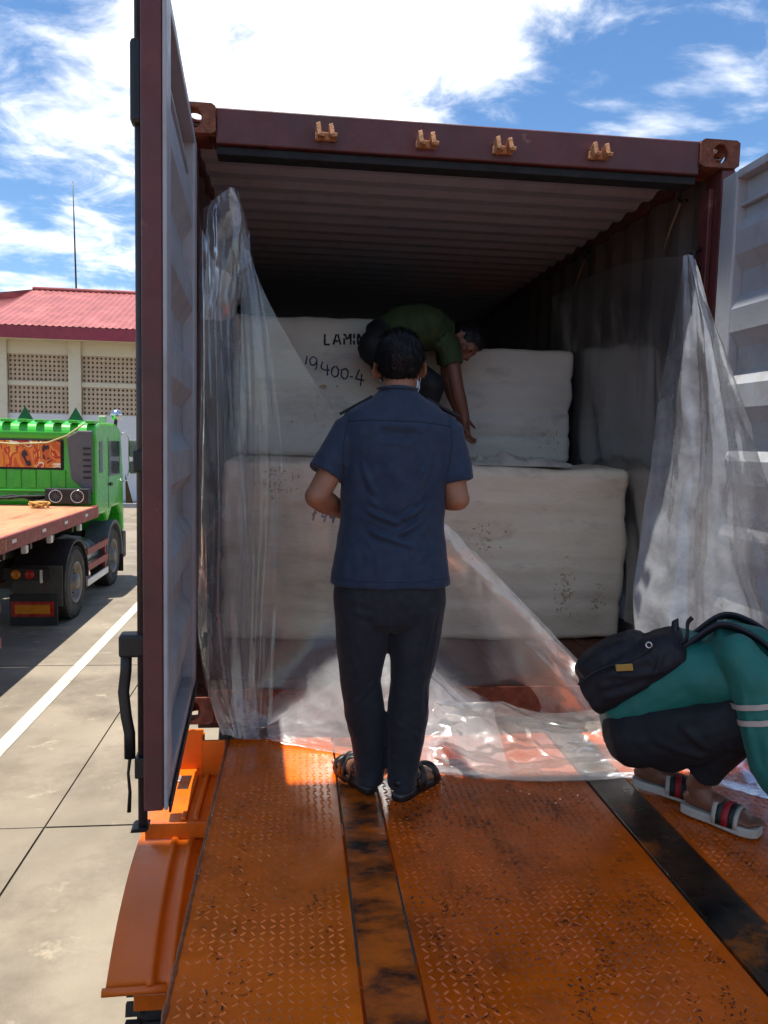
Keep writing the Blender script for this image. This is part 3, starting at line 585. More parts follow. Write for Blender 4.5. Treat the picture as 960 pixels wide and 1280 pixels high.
# ================================================================== clear plastic liner
def film_mat(name, haze, tint, gloss, bstr, cs=9., crease=.5, nsc=22, gr=.16):
    m = bpy.data.materials.new(name); m.use_nodes = True; t = m.node_tree; t.nodes.clear(); L = t.links.new
    out = N(t, 'ShaderNodeOutputMaterial'); tc = N(t, 'ShaderNodeTexCoord')
    def nz(s, d=5, r=.6, dist=0.):
        n = N(t, 'ShaderNodeTexNoise'); n.inputs['Scale'].default_value = s; n.inputs['Detail'].default_value = d; n.inputs['Roughness'].default_value = r; n.inputs['Distortion'].default_value = dist; L(tc.outputs['Object'], n.inputs['Vector']); return n.outputs['Fac']
    ds = N(t, 'ShaderNodeVectorMath', operation='ADD'); nv = N(t, 'ShaderNodeTexNoise'); nv.inputs['Scale'].default_value = 4; L(tc.outputs['Object'], nv.inputs['Vector'])
    sc_ = N(t, 'ShaderNodeVectorMath', operation='SCALE'); L(nv.outputs['Color'], sc_.inputs[0]); sc_.inputs['Scale'].default_value = .25; L(tc.outputs['Object'], ds.inputs[0]); L(sc_.outputs[0], ds.inputs[1])
    vo = N(t, 'ShaderNodeTexVoronoi', feature='DISTANCE_TO_EDGE'); vo.inputs['Scale'].default_value = cs; L(ds.outputs[0], vo.inputs['Vector'])
    cr = N(t, 'ShaderNodeMapRange'); L(vo.outputs['Distance'], cr.inputs['Value']); cr.inputs['From Max'].default_value = .10; cr.inputs['To Min'].default_value = 1; cr.inputs['To Max'].default_value = 0
    ad = N(t, 'ShaderNodeMath', operation='MULTIPLY_ADD'); L(cr.outputs[0], ad.inputs[0]); ad.inputs[1].default_value = crease; L(nz(nsc, 4, .5, .8), ad.inputs[2])
    bp = N(t, 'ShaderNodeBump'); bp.inputs['Strength'].default_value = bstr; bp.inputs['Distance'].default_value = .012; L(ad.outputs[0], bp.inputs['Height'])
    tr = N(t, 'ShaderNodeBsdfTransparent'); tr.inputs['Color'].default_value = (.97, .97, .96, 1)
    df = N(t, 'ShaderNodeBsdfDiffuse'); df.inputs['Color'].default_value = tint; L(bp.outputs[0], df.inputs['Normal'])
    tl = N(t, 'ShaderNodeBsdfTranslucent'); tl.inputs['Color'].default_value = tint; L(bp.outputs[0], tl.inputs['Normal'])
    gl = N(t, 'ShaderNodeBsdfGlossy'); gl.inputs['Roughness'].default_value = gr; gl.inputs['Color'].default_value = (.95, .97, 1, 1); L(bp.outputs[0], gl.inputs['Normal'])
    m1 = N(t, 'ShaderNodeMixShader'); m1.inputs[0].default_value = .5; L(df.outputs[0], m1.inputs[1]); L(tl.outputs[0], m1.inputs[2])
    at_ = N(t, 'ShaderNodeAttribute'); at_.attribute_name = 'haze_mask'
    hz = N(t, 'ShaderNodeMapRange'); L(nz(5, 6, .65, .4), hz.inputs['Value']); hz.inputs['From Min'].default_value = .3; hz.inputs['From Max'].default_value = .72; hz.inputs['To Min'].default_value = haze*.6; hz.inputs['To Max'].default_value = haze*1.5
    m2 = N(t, 'ShaderNodeMixShader'); hm = N(t, 'ShaderNodeMath', operation='MULTIPLY'); L(hz.outputs[0], hm.inputs[0]); L(at_.outputs['Fac'], hm.inputs[1]); L(hm.outputs[0], m2.inputs[0]); L(tr.outputs[0], m2.inputs[1]); L(m1.outputs[0], m2.inputs[2])
    fr = N(t, 'ShaderNodeLayerWeight'); fr.inputs['Blend'].default_value = .25; L(bp.outputs[0], fr.inputs['Normal'])
    fm = N(t, 'ShaderNodeMapRange'); L(fr.outputs['Fresnel'], fm.inputs['Value']); fm.inputs['To Min'].default_value = gloss*.5; fm.inputs['To Max'].default_value = min(1, gloss*4)
    m3 = N(t, 'ShaderNodeMixShader'); gm = N(t, 'ShaderNodeMath', operation='MULTIPLY'); L(fm.outputs[0], gm.inputs[0]); L(at_.outputs['Fac'], gm.inputs[1]); L(gm.outputs[0], m3.inputs[0]); L(m2.outputs[0], m3.inputs[1]); L(gl.outputs[0], m3.inputs[2])
    L(m3.outputs[0], out.inputs[0]); return m
film = film_mat('clear_film', .14, (.86, .87, .88, 1), .10, .16, 3., .06, 7)
film_thick = film_mat('folded_film', .24, (.87, .89, .92, 1), .13, .28, 4., .10, 9)
film_lay = film_mat('film_on_deck', .15, (.92, .89, .84, 1), .12, .32, 4., .5, 6, .2)
film_sunpatch = film_mat('sunpatch_film', .38, (.86, .89, .93, 1), .11, .25, 6., .3, 14, .32)  # haze raised to brighten the sunlit part of the flap
film_edge = film_mat('edge_film', .12, (.88, .88, .88, 1), .16, .35, 5., .2, 12, .14)
film_drape = film_mat('draped_film', .48, (.86, .89, .94, 1), .13, .3, 4., .14, 9, .2)
lin_ = thing('plastic_liner', (0, -.1, RZ), 'clear plastic liner hanging in the container mouth and spilling onto the ramp', 'plastic sheet')
def ridged(p, o=4):
    a, f, s_ = 1., 1., 0.
    for k in range(o): s_ += a*(1-2*abs(noise.noise(Vector(p)*f))); a *= .5; f *= 2.1
    return s_
def film_sheet(name, rows, ku, kv, m, amp=.01, sc_=(3, 8), seed=0., vert=0., zmin=RZ+.006, edge=True, fold=None, haze_mask=None):
    C = np.array([[at(*q) if not isinstance(q, np.ndarray) else q for q in r] for r in rows]); G = surf(C, ku, kv); h, wd = G.shape[:2]
    du = np.gradient(G, axis=0); dv = np.gradient(G, axis=1); nn = np.cross(du, dv); nn /= np.linalg.norm(nn, axis=2, keepdims=True)+1e-9
    O = G.copy()
    for i in range(h):
        for j in range(wd):
            v, u = i/(h-1), j/(wd-1); d = amp*ridged((u*sc_[1]+seed, v*sc_[0], seed*.7))
            if vert: d += vert*math.sin(2*math.pi*(u*sc_[1]*.8+.6*noise.noise(Vector((u*3, v*2, seed)))))*(.3+.7*v)
            if fold: d += fold(u, v)
            O[i, j] = G[i, j]+nn[i, j]*d
            if O[i, j, 2] < zmin: O[i, j, 2] = zmin+.25*abs(d)
    o = grid_mesh(name, O, m, lin_); av = np.ones(h) if haze_mask is None else np.interp(np.linspace(0, 1, h), np.linspace(0, 1, len(haze_mask)), haze_mask)
    o.data.attributes.new('haze_mask', 'FLOAT', 'POINT').data.foreach_set('value', np.repeat(av, wd)); return o
# gathered corner tied to the left post, hanging down beside the door
film_sheet('tied_corner', [[(254, 262, .06), (272, 248, .03), (291, 236, .02), (300, 262, .06)],
                           [(254, 290, .05), (274, 285, .0), (298, 280, -.01), (309, 300, .05)],
                           [(252, 340, .05), (270, 345, -.01), (292, 345, -.01), (310, 335, .05)],
                           [(250, 400, .06), (266, 400, .0), (286, 398, .02), (303, 372, .07)]], 9, 12, film_thick, .008, (4, 4), 2.1, .006)
film_sheet('hanging_fold', [[(250, 270, .04), (258, 300, .0), (270, 330, -.01), (290, 345, .03)],
                            [(249, 450, .03), (260, 450, -.02), (277, 450, -.01), (300, 440, .06)],
                            [(247, 620, .03), (262, 620, -.03), (284, 620, -.02), (309, 610, .05)],
                            [(249, 760, .02), (262, 770, -.035), (285, 770, -.03), (312, 760, .03)],
                            [(258, 850, .0), (268, 862, -.05), (290, 868, -.06), (318, 860, -.01)],
                            [(279, 915, -.05), (286, 919, -.08), (300, 923, -.10), (325, 925, -.09)]], 14, 16, film_thick, .005, (2, 3), 5.2, .007)
film_sheet('hanging_fold', [[(287, 250, .05), (300, 262, .02), (308, 300, .03)],
                            [(300, 380, .05), (318, 392, .02), (331, 398, .05)],
                            [(306, 560, .06), (325, 570, .03), (352, 575, .07)],
                            [(303, 740, .04), (318, 745, .0), (345, 745, .03)],
                            [(300, 890, -.04), (315, 895, -.07), (340, 900, -.06)]], 14, 14, film, .005, (3, 4), 9.4, .007)
# front flap: its loose upper edge runs diagonally from the tied corner down to the deck
COLS = [[(303, 300, .05), (298, 600, .04), (292, 800, .02), (288, 890, -.02), (285, 919, -.09)],
        [(345, 395, .06), (340, 640, .08), (337, 820, .06), (335, 900, .0), (335, 926, -.12)],
        [(425, 525, .05), (420, 680, .10), (415, 780, .08), (412, 842, .0), (430, 948, -.25)],
        [(495, 600, .02), (490, 690, .08), (484, 760, .06), (482, 795, .0), (490, 968, -.40)],
        [(560, 660, -.04), (556, 730, .06), (548, 800, .06), (545, 845, .0), (545, 978, -.45)],
        [(640, 742, -.12), (635, 800, .0), (625, 855, .05), (618, 892, .0), (640, 990, -.52)],
        [(740, 850, -.24), (725, 875, -.15), (705, 900, -.05), (690, 915, -.08), (745, 984, -.54)],
        [(800, 935, -.38), (798, 945, -.40), (795, 955, -.42), (795, 960, -.45), (800, 965, -.48)]]
top = [c[0] for c in COLS]
def mixp(a, b, t, off=0.): return tuple(x+(y-x)*t for x, y in zip(a, b))[:2]+(a[2]+(b[2]-a[2])*t+off,)
rows = [[c[0] for c in COLS], [c[1] for c in COLS], [c[2] for c in COLS], [c[3] for c in COLS], [mixp(c[3], c[4], .35) for c in COLS], [mixp(c[3], c[4], .7) for c in COLS], [c[4] for c in COLS]]
film_sheet('front_flap', rows, 13, 15, film, .0045, (4, 6), 1.3, 0.)
rows = [[mixp(c[1], c[2], .3, -.014) for c in COLS[1:6]], [mixp(c[2], c[3], .2, -.014) for c in COLS[1:6]]]+[[mixp(c[3], c[4], t, -.014) for c in COLS[1:6]] for t in (0, .3, .6, .85, .98)]
film_sheet('sunpatch_foot', rows, 14, 18, film_sunpatch, .006, (2.5, 5), 11.3, 0., haze_mask=(0, .15, .8, 1, .8, .5, .35))  # extra layer added to whiten the sun patch; haze fades out around it
# doubled edge band along the diagonal
def lerp(a, b, t): return tuple(x+(y-x)*t for x, y in zip(a, b))
band = [[(p_[0]+o_[0], p_[1]+o_[1], p_[2]+o_[2]) for p_ in top[2:]] for o_ in ((1, -1, -.012), (-2, 5, -.026), (-8, 14, -.03), (-15, 25, -.010))]
film_sheet('folded_edge', band, 6, 16, film_edge, .006, (1.5, 12), 6.6)
# pool of film lying on the deck
film_sheet('spread_film', [[(545, 880, -.10), (600, 880, -.10), (680, 890, -.12), (760, 895, -.14), (840, 890, -.12), (905, 890, -.10), (985, 890, -.10)],
                           [(530, 920, -.24), (600, 920, -.25), (680, 925, -.27), (765, 925, -.30), (840, 920, -.32), (905, 930, -.34), (985, 935, -.34)],
                           [(528, 950, -.36), (600, 958, -.40), (680, 960, -.42), (770, 955, -.44), (845, 950, -.46), (915, 960, -.52), (985, 975, -.55)],
                           [(535, 972, -.46), (610, 986, -.53), (680, 990, -.56), (760, 984, -.55), (800, 972, -.52), (900, 985, -.66), (985, 1015, -.80)]], 14, 14, film_lay, .022, (2.2, 4.5), 3.7)
film_sheet('rolled_hem', [[(500, 962, -.34), (560, 975, -.42), (640, 984, -.50), (720, 980, -.52), (800, 968, -.50)],
                          [(500, 966, -.37), (560, 981, -.46), (640, 990, -.54), (720, 986, -.56), (800, 974, -.54)],
                          [(500, 970, -.36), (560, 984, -.45), (640, 993, -.53), (720, 989, -.55), (800, 978, -.53)]], 6, 16, film_thick, .006, (2, 9), 8.2)
# curtain on the other side, tied to a ring on the container wall and draped over the door leaf
def cur(px, py, y):
    q = at(px, py, y); return atx(px, py, 1.085) if q[0] > 1.085 else q
film_sheet('draped_curtain', [[cur(858, 322, .12), cur(862, 318, .08), cur(866, 318, .05), cur(870, 324, .02)],
                              [cur(842, 400, .14), cur(866, 400, .0), cur(884, 400, -.05), cur(898, 408, -.06)],
                              [cur(824, 500, .13), cur(868, 500, -.07), cur(900, 500, -.13), cur(932, 505, -.15)],
                              [cur(812, 590, .09), cur(868, 600, -.11), cur(915, 600, -.20), cur(962, 605, -.25)],
                              [cur(799, 680, .05), cur(862, 690, -.15), cur(920, 700, -.26), cur(992, 700, -.34)],
                              [cur(790, 750, -.02), cur(862, 770, -.22), cur(930, 780, -.32), cur(1008, 780, -.42)],
                              [cur(800, 830, -.12), cur(862, 860, -.28), cur(935, 870, -.38), cur(1030, 880, -.48)],
                              [cur(815, 905, -.22), cur(880, 925, -.34), cur(945, 940, -.44), cur(1040, 950, -.55)]], 12, 22, film_drape, .010, (4.5, 3), 7.7, .018)
film_sheet('inner_curtain', [[(690, 372, 1.9), (740, 345, 1.2), (800, 326, .6), (862, 320, .14)],
                             [(706, 470, 1.75), (752, 450, 1.1), (806, 450, .55), (846, 450, .14)],
                             [(720, 570, 1.5), (765, 570, 1.0), (812, 570, .5), (834, 570, .10)],
                             [(770, 690, .95), (788, 690, .75), (808, 690, .42), (815, 690, .06)],
                             [(778, 772, .72), (786, 778, .6), (798, 790, .3), (806, 800, .0)]], 12, 16, film_mat('thin_film', .10, (.86, .87, .88, 1), .07, .16, 3., .06, 7), .004, (3, 5), 4.9, .014)

# ================================================================== distant shed
wall_c = mat('shed_plaster', '#cfc6b2', .85, var=.06, scale=1.2, bump=.15, dirt='#b0a48c', dirt_scale=1.2, dirt_amt=.4, world=True)
wall_w = mat('shed_white', '#cfd0d2', .8, var=.05, scale=1, bump=.1, world=True)
screen_m = mat('breeze_block', '#b9a48d', .9, var=.12, scale=6, bump=.2, world=True)
roof_red = mat('red_sheet_roof', '#96504c', .55, var=.16, scale=1.5, bump=.08, dirt='#b86c66', dirt_scale=1.2, dirt_amt=.5, dirt2='#7f3a3c', d2_scale=3, d2_amt=.35, world=True)
fascia_m = mat('red_fascia', '#8f2f40', .55, world=True)
grey_c = mat('grey_kerb', '#8e8f92', .85, world=True)
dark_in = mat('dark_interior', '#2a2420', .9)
YB_ = 26.; bld = thing('warehouse', (-8, YB_, GZ), 'cream warehouse with red metal roof and pierced block screens behind the green truck', 'building')
cols = [-16.35, -13.8, -11.25, -8.70, -6.15, -3.6, -1.05, 1.5]
box('plinth_walk', grey_c, bld, -17.5, 3, YB_-1.1, YB_-.002, GZ, GZ+.16, .01)
zA, zB, zC, zD, zE = 1.83, 2.83, 2.99, 3.95, 4.42
box('lower_wall', wall_w, bld, -16.3, 1.5, YB_, YB_+.2, GZ, zA-.001, 0)
box('middle_band', wall_c, bld, -16.3, 1.5, YB_, YB_+.2, zB, zC, 0)
box('upper_band', wall_c, bld, -16.3, 1.5, YB_, YB_+.2, zD, zE+.3, 0)
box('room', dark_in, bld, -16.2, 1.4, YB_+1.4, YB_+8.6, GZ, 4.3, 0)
box('end_wall', wall_c, bld, -16.5, -16.31, YB_+.01, YB_+9, GZ, zE+.2, 0); box('end_wall', wall_c, bld, 1.51, 1.7, YB_+.01, YB_+9, GZ, zE+.2, 0)
for x in cols: box('pillar', wall_c, bld, x-.22, x+.22, YB_-.14, YB_-.003, GZ+.162, zE+.25, .01)
for a, b in zip(cols[:-1], cols[1:]):
    x0, x1 = a+.22, b-.22
    for z0, z1 in ((zA, zB), (zC, zD)):
        nx, nz_ = 14, 6; mb = MB(); px_, pz = (x1-x0)/nx, (z1-z0)/nz_; bw, bh = px_*.27, pz*.27
        for i in range(nx+1):
            xc = x0+i*px_; mb.box(max(x0, xc-bw), min(x1, xc+bw), YB_+.05, YB_+.15, z0+.001, z1-.001)
        for j in range(nz_+1):
            zc = z0+j*pz; mb.box(x0, x1, YB_+.055, YB_+.145, max(z0+.002, zc-bh), min(z1-.002, zc+bh))
        mb.build('pierced_screen', screen_m, bld)
ez, ey, rz, ry = zE+.38, YB_-.9, 7.0, YB_+4.6
box('fascia', fascia_m, bld, -18.4, 3.2, ey-.04, ey, ez-.40, ez+.02, 0)
box('soffit', wall_c, bld, -18.3, 3.1, ey+.002, YB_+.1, ez-.36, ez-.33, 0)
xr = -11.6  # hip corner of the ridge
G = []
xs = np.arange(-18.4, 3.21, .075)
for t in (0, 1):
    row = []
    for i, x in enumerate(xs):
        h = .035 if i % 3 == 0 else 0.
        if t == 0: row.append((x, ey-.06, ez+.03+h))
        else: row.append((max(x, xr+(x-xr)*.0) if x < xr else x, ry, rz+h))
    G.append(row)
grid_mesh('roof_slope', np.array(G), roof_red, bld, smooth=False)
MB().add([(xr, ry, rz), (3.2, ry, rz), (3.2, ry+5.6, ez), (-18.4, ry+5.6, ez)], [(0, 1, 2, 3)]).build('roof_slope', roof_red, bld)
MB().add([(xr, ry, rz), (-18.4, ry+5.6, ez), (-18.4, ey-.06, ez+.03)], [(0, 1, 2)]).build('roof_hip', roof_red, bld)
MB().tube([(xr, ry, rz+.05), (3.2, ry, rz+.05)], .09, 8).build('ridge_cap', roof_red, bld, True)
mast = thing('antenna_mast', (-9.6, 33.5, GZ), 'thin tall antenna mast rising behind the red roof', 'mast')
p0 = at(96, 385, 33.5); p1 = at(91, 226, 33.5)
MB().tube([(p0[0], 33.5, GZ), p0, (p0+p1)/2, p1], [.05, .045, .035, .02], 8).build('pole', black_steel, mast, True); box('base', grey_c, mast, p0[0]-.2, p0[0]+.2, 33.3, 33.7, GZ, GZ+.2)
m2_ = thing('lightning_rod', (-11.5, 30.6, 6.9), 'short thin rod on the ridge of the red roof', 'rod')
p0 = at(55, 380, 30.6); p1 = at(55, 364, 30.6); MB().tube([(p0[0], 30.6, 6.95), p1], .015, 6).build('rod_shaft', black_steel, m2_); MB().tube([(p0[0]-.06, 30.6, 6.98), (p0[0]+.06, 30.6, 6.98)], .05, 6).build('clamp', black_steel, m2_)

# ================================================================== flatbed trailer
bed_m = mat('flatbed_deck', '#b5835c', .7, var=.15, scale=1.5, bump=.15, dirt='#8a5236', dirt_scale=2, dirt_amt=.5, stretch=(2, .5, 1))
rail_r = mat('red_rail', '#8c3a34', .6, var=.2, scale=5, bump=.12, dirt='#6b3a30', dirt_scale=4, dirt_amt=.5)
white_r = mat('white_reflector', '#d5d0c8', .4); blackp = mat('black_plastic', '#1c1c1d', .6, var=.2, dirt='#3a352f', dirt_scale=5, dirt_amt=.4)
XR = -3.73; XL = -6.15
trl = thing('flatbed_trailer', (-4.9, 4, GZ), 'empty flatbed trailer with rust-orange deck and red side rail', 'trailer')
for i in range(6):
    y0 = -1.9+i*1.8; box('deck_sheet', bed_m, trl, XL+.02, XR-.052, y0, y0+1.795, -.03, rng.uniform(-.003, .0), .002)
box('side_rail', rail_r, trl, XR-.05, XR, -1.9, 8.9, -.165, .004); box('side_rail', rail_r, trl, XL-.03, XL+.018, -1.9, 8.9, -.165, .004)
box('front_rail', rail_r, trl, XL, XR, 8.902, 8.96, -.165, .012)
for y in (5.3, 6.3, 7.2, 8.2): box('reflector', white_r, trl, XR+.001, XR+.005, y, y+.13, -.09, -.05, 0)
for y in (4.6, 5.7, 6.6, 7.9): box('rope_hook', white_r, trl, XR-.05, XR+.012, y, y+.08, -.26, -.167, .01)
for x in (-5.4, -4.5): box('main_beam', steel_frame, trl, x-.07, x+.07, -1.8, 8.7, -.52, -.168)
for i in range(12): box('cross_beam', steel_frame, trl, XL+.05, XR-.06, -1.6+i*.85, -1.53+i*.85, -.26, -.166)
# red side guard
for y in (1.2, 2.6, 3.9, 4.95): box('guard_post', rail_r, trl, XR-.10, XR-.05, y-.05, y+.05, -1.15, -.167)
for z in (-.72, -1.1): box('guard_bar', rail_r, trl, XR-.049, XR-.02, 1.15, 5.0, z-.06, z+.06)
for z in (-.72, -1.1): box('guard_bar', rail_r, trl, -5.0, XR-.05, 4.99, 5.03, z-.06, z+.06)
for y in (-.6, .7):
    box('axle', steel_frame, trl, XL+.3, XR-.3, y-.06, y+.06, GZ+.44, GZ+.56); box('spring_hanger', steel_frame, trl, -5.45, -4.45, y-.15, y+.15, GZ+.5, -.518)
    for sx, x in ((1, XR-.2), (-1, XL+.2)): wheel(trl, (x, y, GZ+.5), outward=sx)
# amber lettering on the rail
lt = MB(); y = 4.55
for k in range(7):
    for zz in (-.045, -.075, -.105, -.135):
        if (k*3+int(zz*1000)) % 4: lt.box(XR+.0008, XR+.003, y+k*.09, y+k*.09+.055, zz, zz+.016)
tag(lt.build('rail_lettering', mat('amber_paint', '#c07a2a', .6), trl), kind='stuff')

# ================================================================== tractor unit
green = mat('cab_green', '#2fae22', .34, var=.12, scale=3, bump=.06, dirt='#3d8a2c', dirt_scale=3, dirt_amt=.45, dirt2='#7d8f58', d2_scale=9, d2_amt=.3, coat=.4)
dgrey = mat('cab_grey', '#5c5d60', .7, var=.12, bump=.15)
glass = mat('cab_glass', '#2c3338', .08, var=.05, bump=0, spec=.8)
chrome = mat('chrome', '#c9cbcd', .15, metal=1., bump=0, var=.05)
amber = mat('amber_lens', '#c97a12', .3); redl = mat('red_lens', '#a3201c', .3)
trk = thing('tractor_truck', (-4.9, 9, GZ), 'bright green tractor truck with painted rear panel, coupled to the flatbed', 'truck')
CX1 = -3.80; CX0 = -6.10; cy0, cy1, ctop, cbot = 9.10, 11.0, 1.30, -.62
cab = MB()
pro = [(cy0+.03, cbot+.45), (cy0, .05), (cy0+.02, .95), (cy0-.02, 1.12), (cy0+.06, 1.25), (cy0+.3, ctop), (cy1-.5, ctop), (cy1-.15, 1.2), (cy1+.03, .35), (cy1+.06, cbot), (cy1-.05, cbot), (cy1-.12, -.30), (cy1-.34, -.12), (cy1-.85, -.12), (cy1-1.15, -.34), (cy1-1.3, cbot+.45)]
cab.prism(pro, 0, CX0, CX1); cb_ = cab.build('cab', green, trk, bevel=.05)
for i in range(9): box('roof_rib', green, cb_, CX0+.15+i*.25, CX0+.27+i*.25, cy0-.005, cy0+.45, ctop-.03, ctop+.018, .01)
for i in range(8): box('panel_rib', green, cb_, CX0+.2+i*.22, CX0+.31+i*.22, cy0-.012, cy0+.03, .26, .54, .008)
box('cab_step', green, cb_, CX0+.05, CX1-.38, cy0-.03, cy0-.003, .20, .235, .008)
def picture_mat():
    m = bpy.data.materials.new('painted_panel'); m.use_nodes = True; t = m.node_tree; L = t.links.new; b = t.nodes['Principled BSDF']; tc = N(t, 'ShaderNodeTexCoord')
    nv = N(t, 'ShaderNodeTexNoise'); nv.inputs['Scale'].default_value = 2.2; nv.inputs['Distortion'].default_value = 1.8; L(tc.outputs['Object'], nv.inputs['Vector'])
    cr = N(t, 'ShaderNodeValToRGB'); cr.color_ramp.interpolation = 'CONSTANT'; L(nv.outputs['Fac'], cr.inputs[0])
    e = cr.color_ramp.elements; e[0].position = 0; e[0].color = lin('#2a1410'); e[1].position = .36; e[1].color = lin('#c4571c')
    for p_, c in ((.44, '#de8428'), (.50, '#b8301f'), (.54, '#e2a23c'), (.60, '#ece2d4'), (.66, '#b8341f')):
        k = e.new(p_); k.color = lin(c)
    L(cr.outputs[0], b.inputs['Base Color']); b.inputs['Roughness'].default_value = .35; return m
pz0, pz1 = .58, .985
box('picture_frame', rubber, cb_, CX0+.1, -4.28, cy0-.014, cy0+.03, pz0-.035, pz1+.035, .02)
box('painted_panel', picture_mat(), cb_, CX0+.14, -4.32, cy0-.022, cy0-.0145, pz0, pz1, 0)
MB().prism([(-4.23, 1.05), (-4.05, 1.16), (CX1-.04, 1.16), (CX1-.04, .20), (-3.95, .22), (-4.17, .42)], 1, cy0-.03, cy0+.04).build('air_intake', dgrey, cb_, bevel=.02)
for i in range(6): box('louvre', blackp, cb_, -3.98, CX1-.06, cy0-.045, cy0-.031, .42+i*.09, .45+i*.09, .004)
fan = box('fan_box', blackp, trk, -4.50, -3.86, cy0-.22, cy0-.05, .04, .27, .012)
for x in (-4.34, -4.02):
    MB().rings(lathe((x, cy0-.222, .155), (0, -1, 0), [(0, .10), (.012, .10), (.012, .088), (0, .088)], 24), False).build('fan_ring', chrome, fan, True)
    mb = MB()
    for k in range(6):
        a = math.pi*k/6; mb.obox((x, cy0-.232, .155), (.09*math.cos(a), 0, .09*math.sin(a)), (0, .003, 0), (-.004*math.sin(a), 0, .004*math.cos(a)))
    mb.build('fan_guard', dgrey, fan)
mb = MB()
for k in range(5): mb.tube([(-5.9+k*.28, cy0-.12, .10), (-5.6+k*.25, cy0-.2, .05+.03*k % .1), (-5.0+k*.2, cy0-.14, .15), (-4.52, cy0-.12, .08+.03*k)], .018, 8)
mb.build('hoses', rubber, trk, True)
MB().tube([(-6.1, cy0-.03, 1.12), (-5.5, cy0-.05, .97), (-5.0, cy0-.05, .93), (-4.5, cy0-.05, .96), (-4.2, cy0-.06, 1.08), (-3.95, cy0-.05, 1.27)], .014, 8).build('sling_rope', mat('pale_rope', '#b5a878', .8), trk, True)
# side of the cab
box('side_window', glass, cb_, CX1+.001, CX1+.006, cy1-1.05, cy1-.28, .42, 1.0, .0)
box('quarter_window', glass, cb_, CX1+.001, CX1+.006, cy0+.22, cy0+.42, .50, 1.0, .0)
box('door_seam', blackp, cb_, CX1+.0008, CX1+.003, cy1-1.12, cy1-1.10, -.1, 1.05, 0)
box('door_handle', blackp, cb_, CX1+.001, CX1+.03, cy1-1.05, cy1-.9, .26, .31, .005)
box('windscreen', glass, cb_, CX0+.1, CX1-.1, cy1+.01, cy1+.03, .4, 1.1, 0)
box('bumper', blackp, trk, CX0, CX1+.02, cy1-.12, cy1+.12, GZ+.35, cbot+.0, .03)
arch = MB(); acy = 10.2; ap = [(acy+.60*math.cos(a), GZ+.5+.62*math.sin(a)) for a in np.linspace(R(-5), R(185), 18)]; aq = [(acy+.54*math.cos(a), GZ+.5+.56*math.sin(a)) for a in np.linspace(R(185), R(-5), 18)]
arch.prism(ap+aq, 0, CX1-.35, CX1+.03).build('front_arch', dgrey, trk, bevel=.01)
box('front_flap', blackp, trk, CX1-.33, CX1+.02, acy+.66, acy+.68, GZ+.12, GZ+.62, .003)
wheel(trk, (CX1-.14, acy, GZ+.5)); wheel(trk, (CX0+.14, acy, GZ+.5), outward=-1)
for x, s_ in ((XR-.14, 1), (XR-.46, 1), (XL+.14, -1), (XL+.46, -1)): wheel(trk, (x, 7.70, GZ+.5), outward=s_)
box('axle', steel_frame, trk, XL+.5, XR-.5, 7.62, 7.78, GZ+.42, GZ+.58); box('axle', steel_frame, trk, XL+.3, XR-.3, acy-.06, acy+.06, GZ+.42, GZ+.54)
for x in (-5.35, -4.55): box('chassis_rail', steel_frame, trk, x-.05, x+.05, 6.9, cy1, -.86, -.60)
fm = MB(); ap = [(7.70+.60*math.cos(a), GZ+.5+.60*math.sin(a)) for a in np.linspace(R(-2), R(182), 20)]; aq = [(7.70+.57*math.cos(a), GZ+.5+.57*math.sin(a)) for a in np.linspace(R(182), R(-2), 20)]
fm.prism(ap+aq, 0, XR-.66, XR+.02).build('rear_fender', blackp, trk, bevel=.006)
box('fender_lip', mat('fender_dust', '#4a4743', .8), trk, XR-.64, XR, 7.08, 7.095, -1.16, -.62, .006)
flap = box('mud_flap', blackp, trk, XR-.66, XR-.06, 7.05, 7.07, GZ+.04, -1.0, .003)
box('reflex_border', redl, flap, XR-.64, XR-.10, 7.038, 7.049, GZ+.16, GZ+.36, 0); box('reflex_panel', amber, flap, XR-.59, XR-.15, 7.03, 7.0375, GZ+.20, GZ+.32, 0)
lb = box('lamp_bar', blackp, trk, XR-.72, XR-.12, 6.98, 7.03, -.80, -.64, .006)
for x, m in ((XR-.55, amber), (XR-.38, redl)): MB().rings(lathe((x, 6.98, -.72), (0, -1, 0), [(0, .062), (.012, .062), (.022, .045), (.024, .005)], 20), True).build('tail_lamp', m, lb, True)
box('bracket', steel_frame, trk, XR-.20, XR-.16, 7.0, 7.04, -.95, -.63); box('bracket', white_r, trk, XR-.25, XR-.22, 6.96, 6.99, -.83, -.66)
# side guard and tank between the axles
for z in (-.62, -.86, -1.08): box('guard_rail', rail_r if z > -1 else white_r, trk, XR-.03, XR, 8.32, 9.55, z-.05, z+.05, .006)
for y in (8.36, 9.5): box('guard_post', rail_r, trk, XR-.08, XR-.031, y-.03, y+.03, -1.14, -.56)
MB().tube([(XR-.38, 8.4, -.8), (XR-.38, 9.4, -.8)], .27, 24).build('fuel_tank', mat('tank_alloy', '#8f9192', .35, metal=.8), trk, True)
for k in range(4): MB().tube([(XR-.5+.1*k, 8.0+.1*k, -.50), (XR-.42, 8.6+.1*k, -.42-.03*k), (XR-.3, 9.0, -.5), (XR-.3, 9.1, -.6)], .03, 8).build('air_line', dgrey, trk, True)
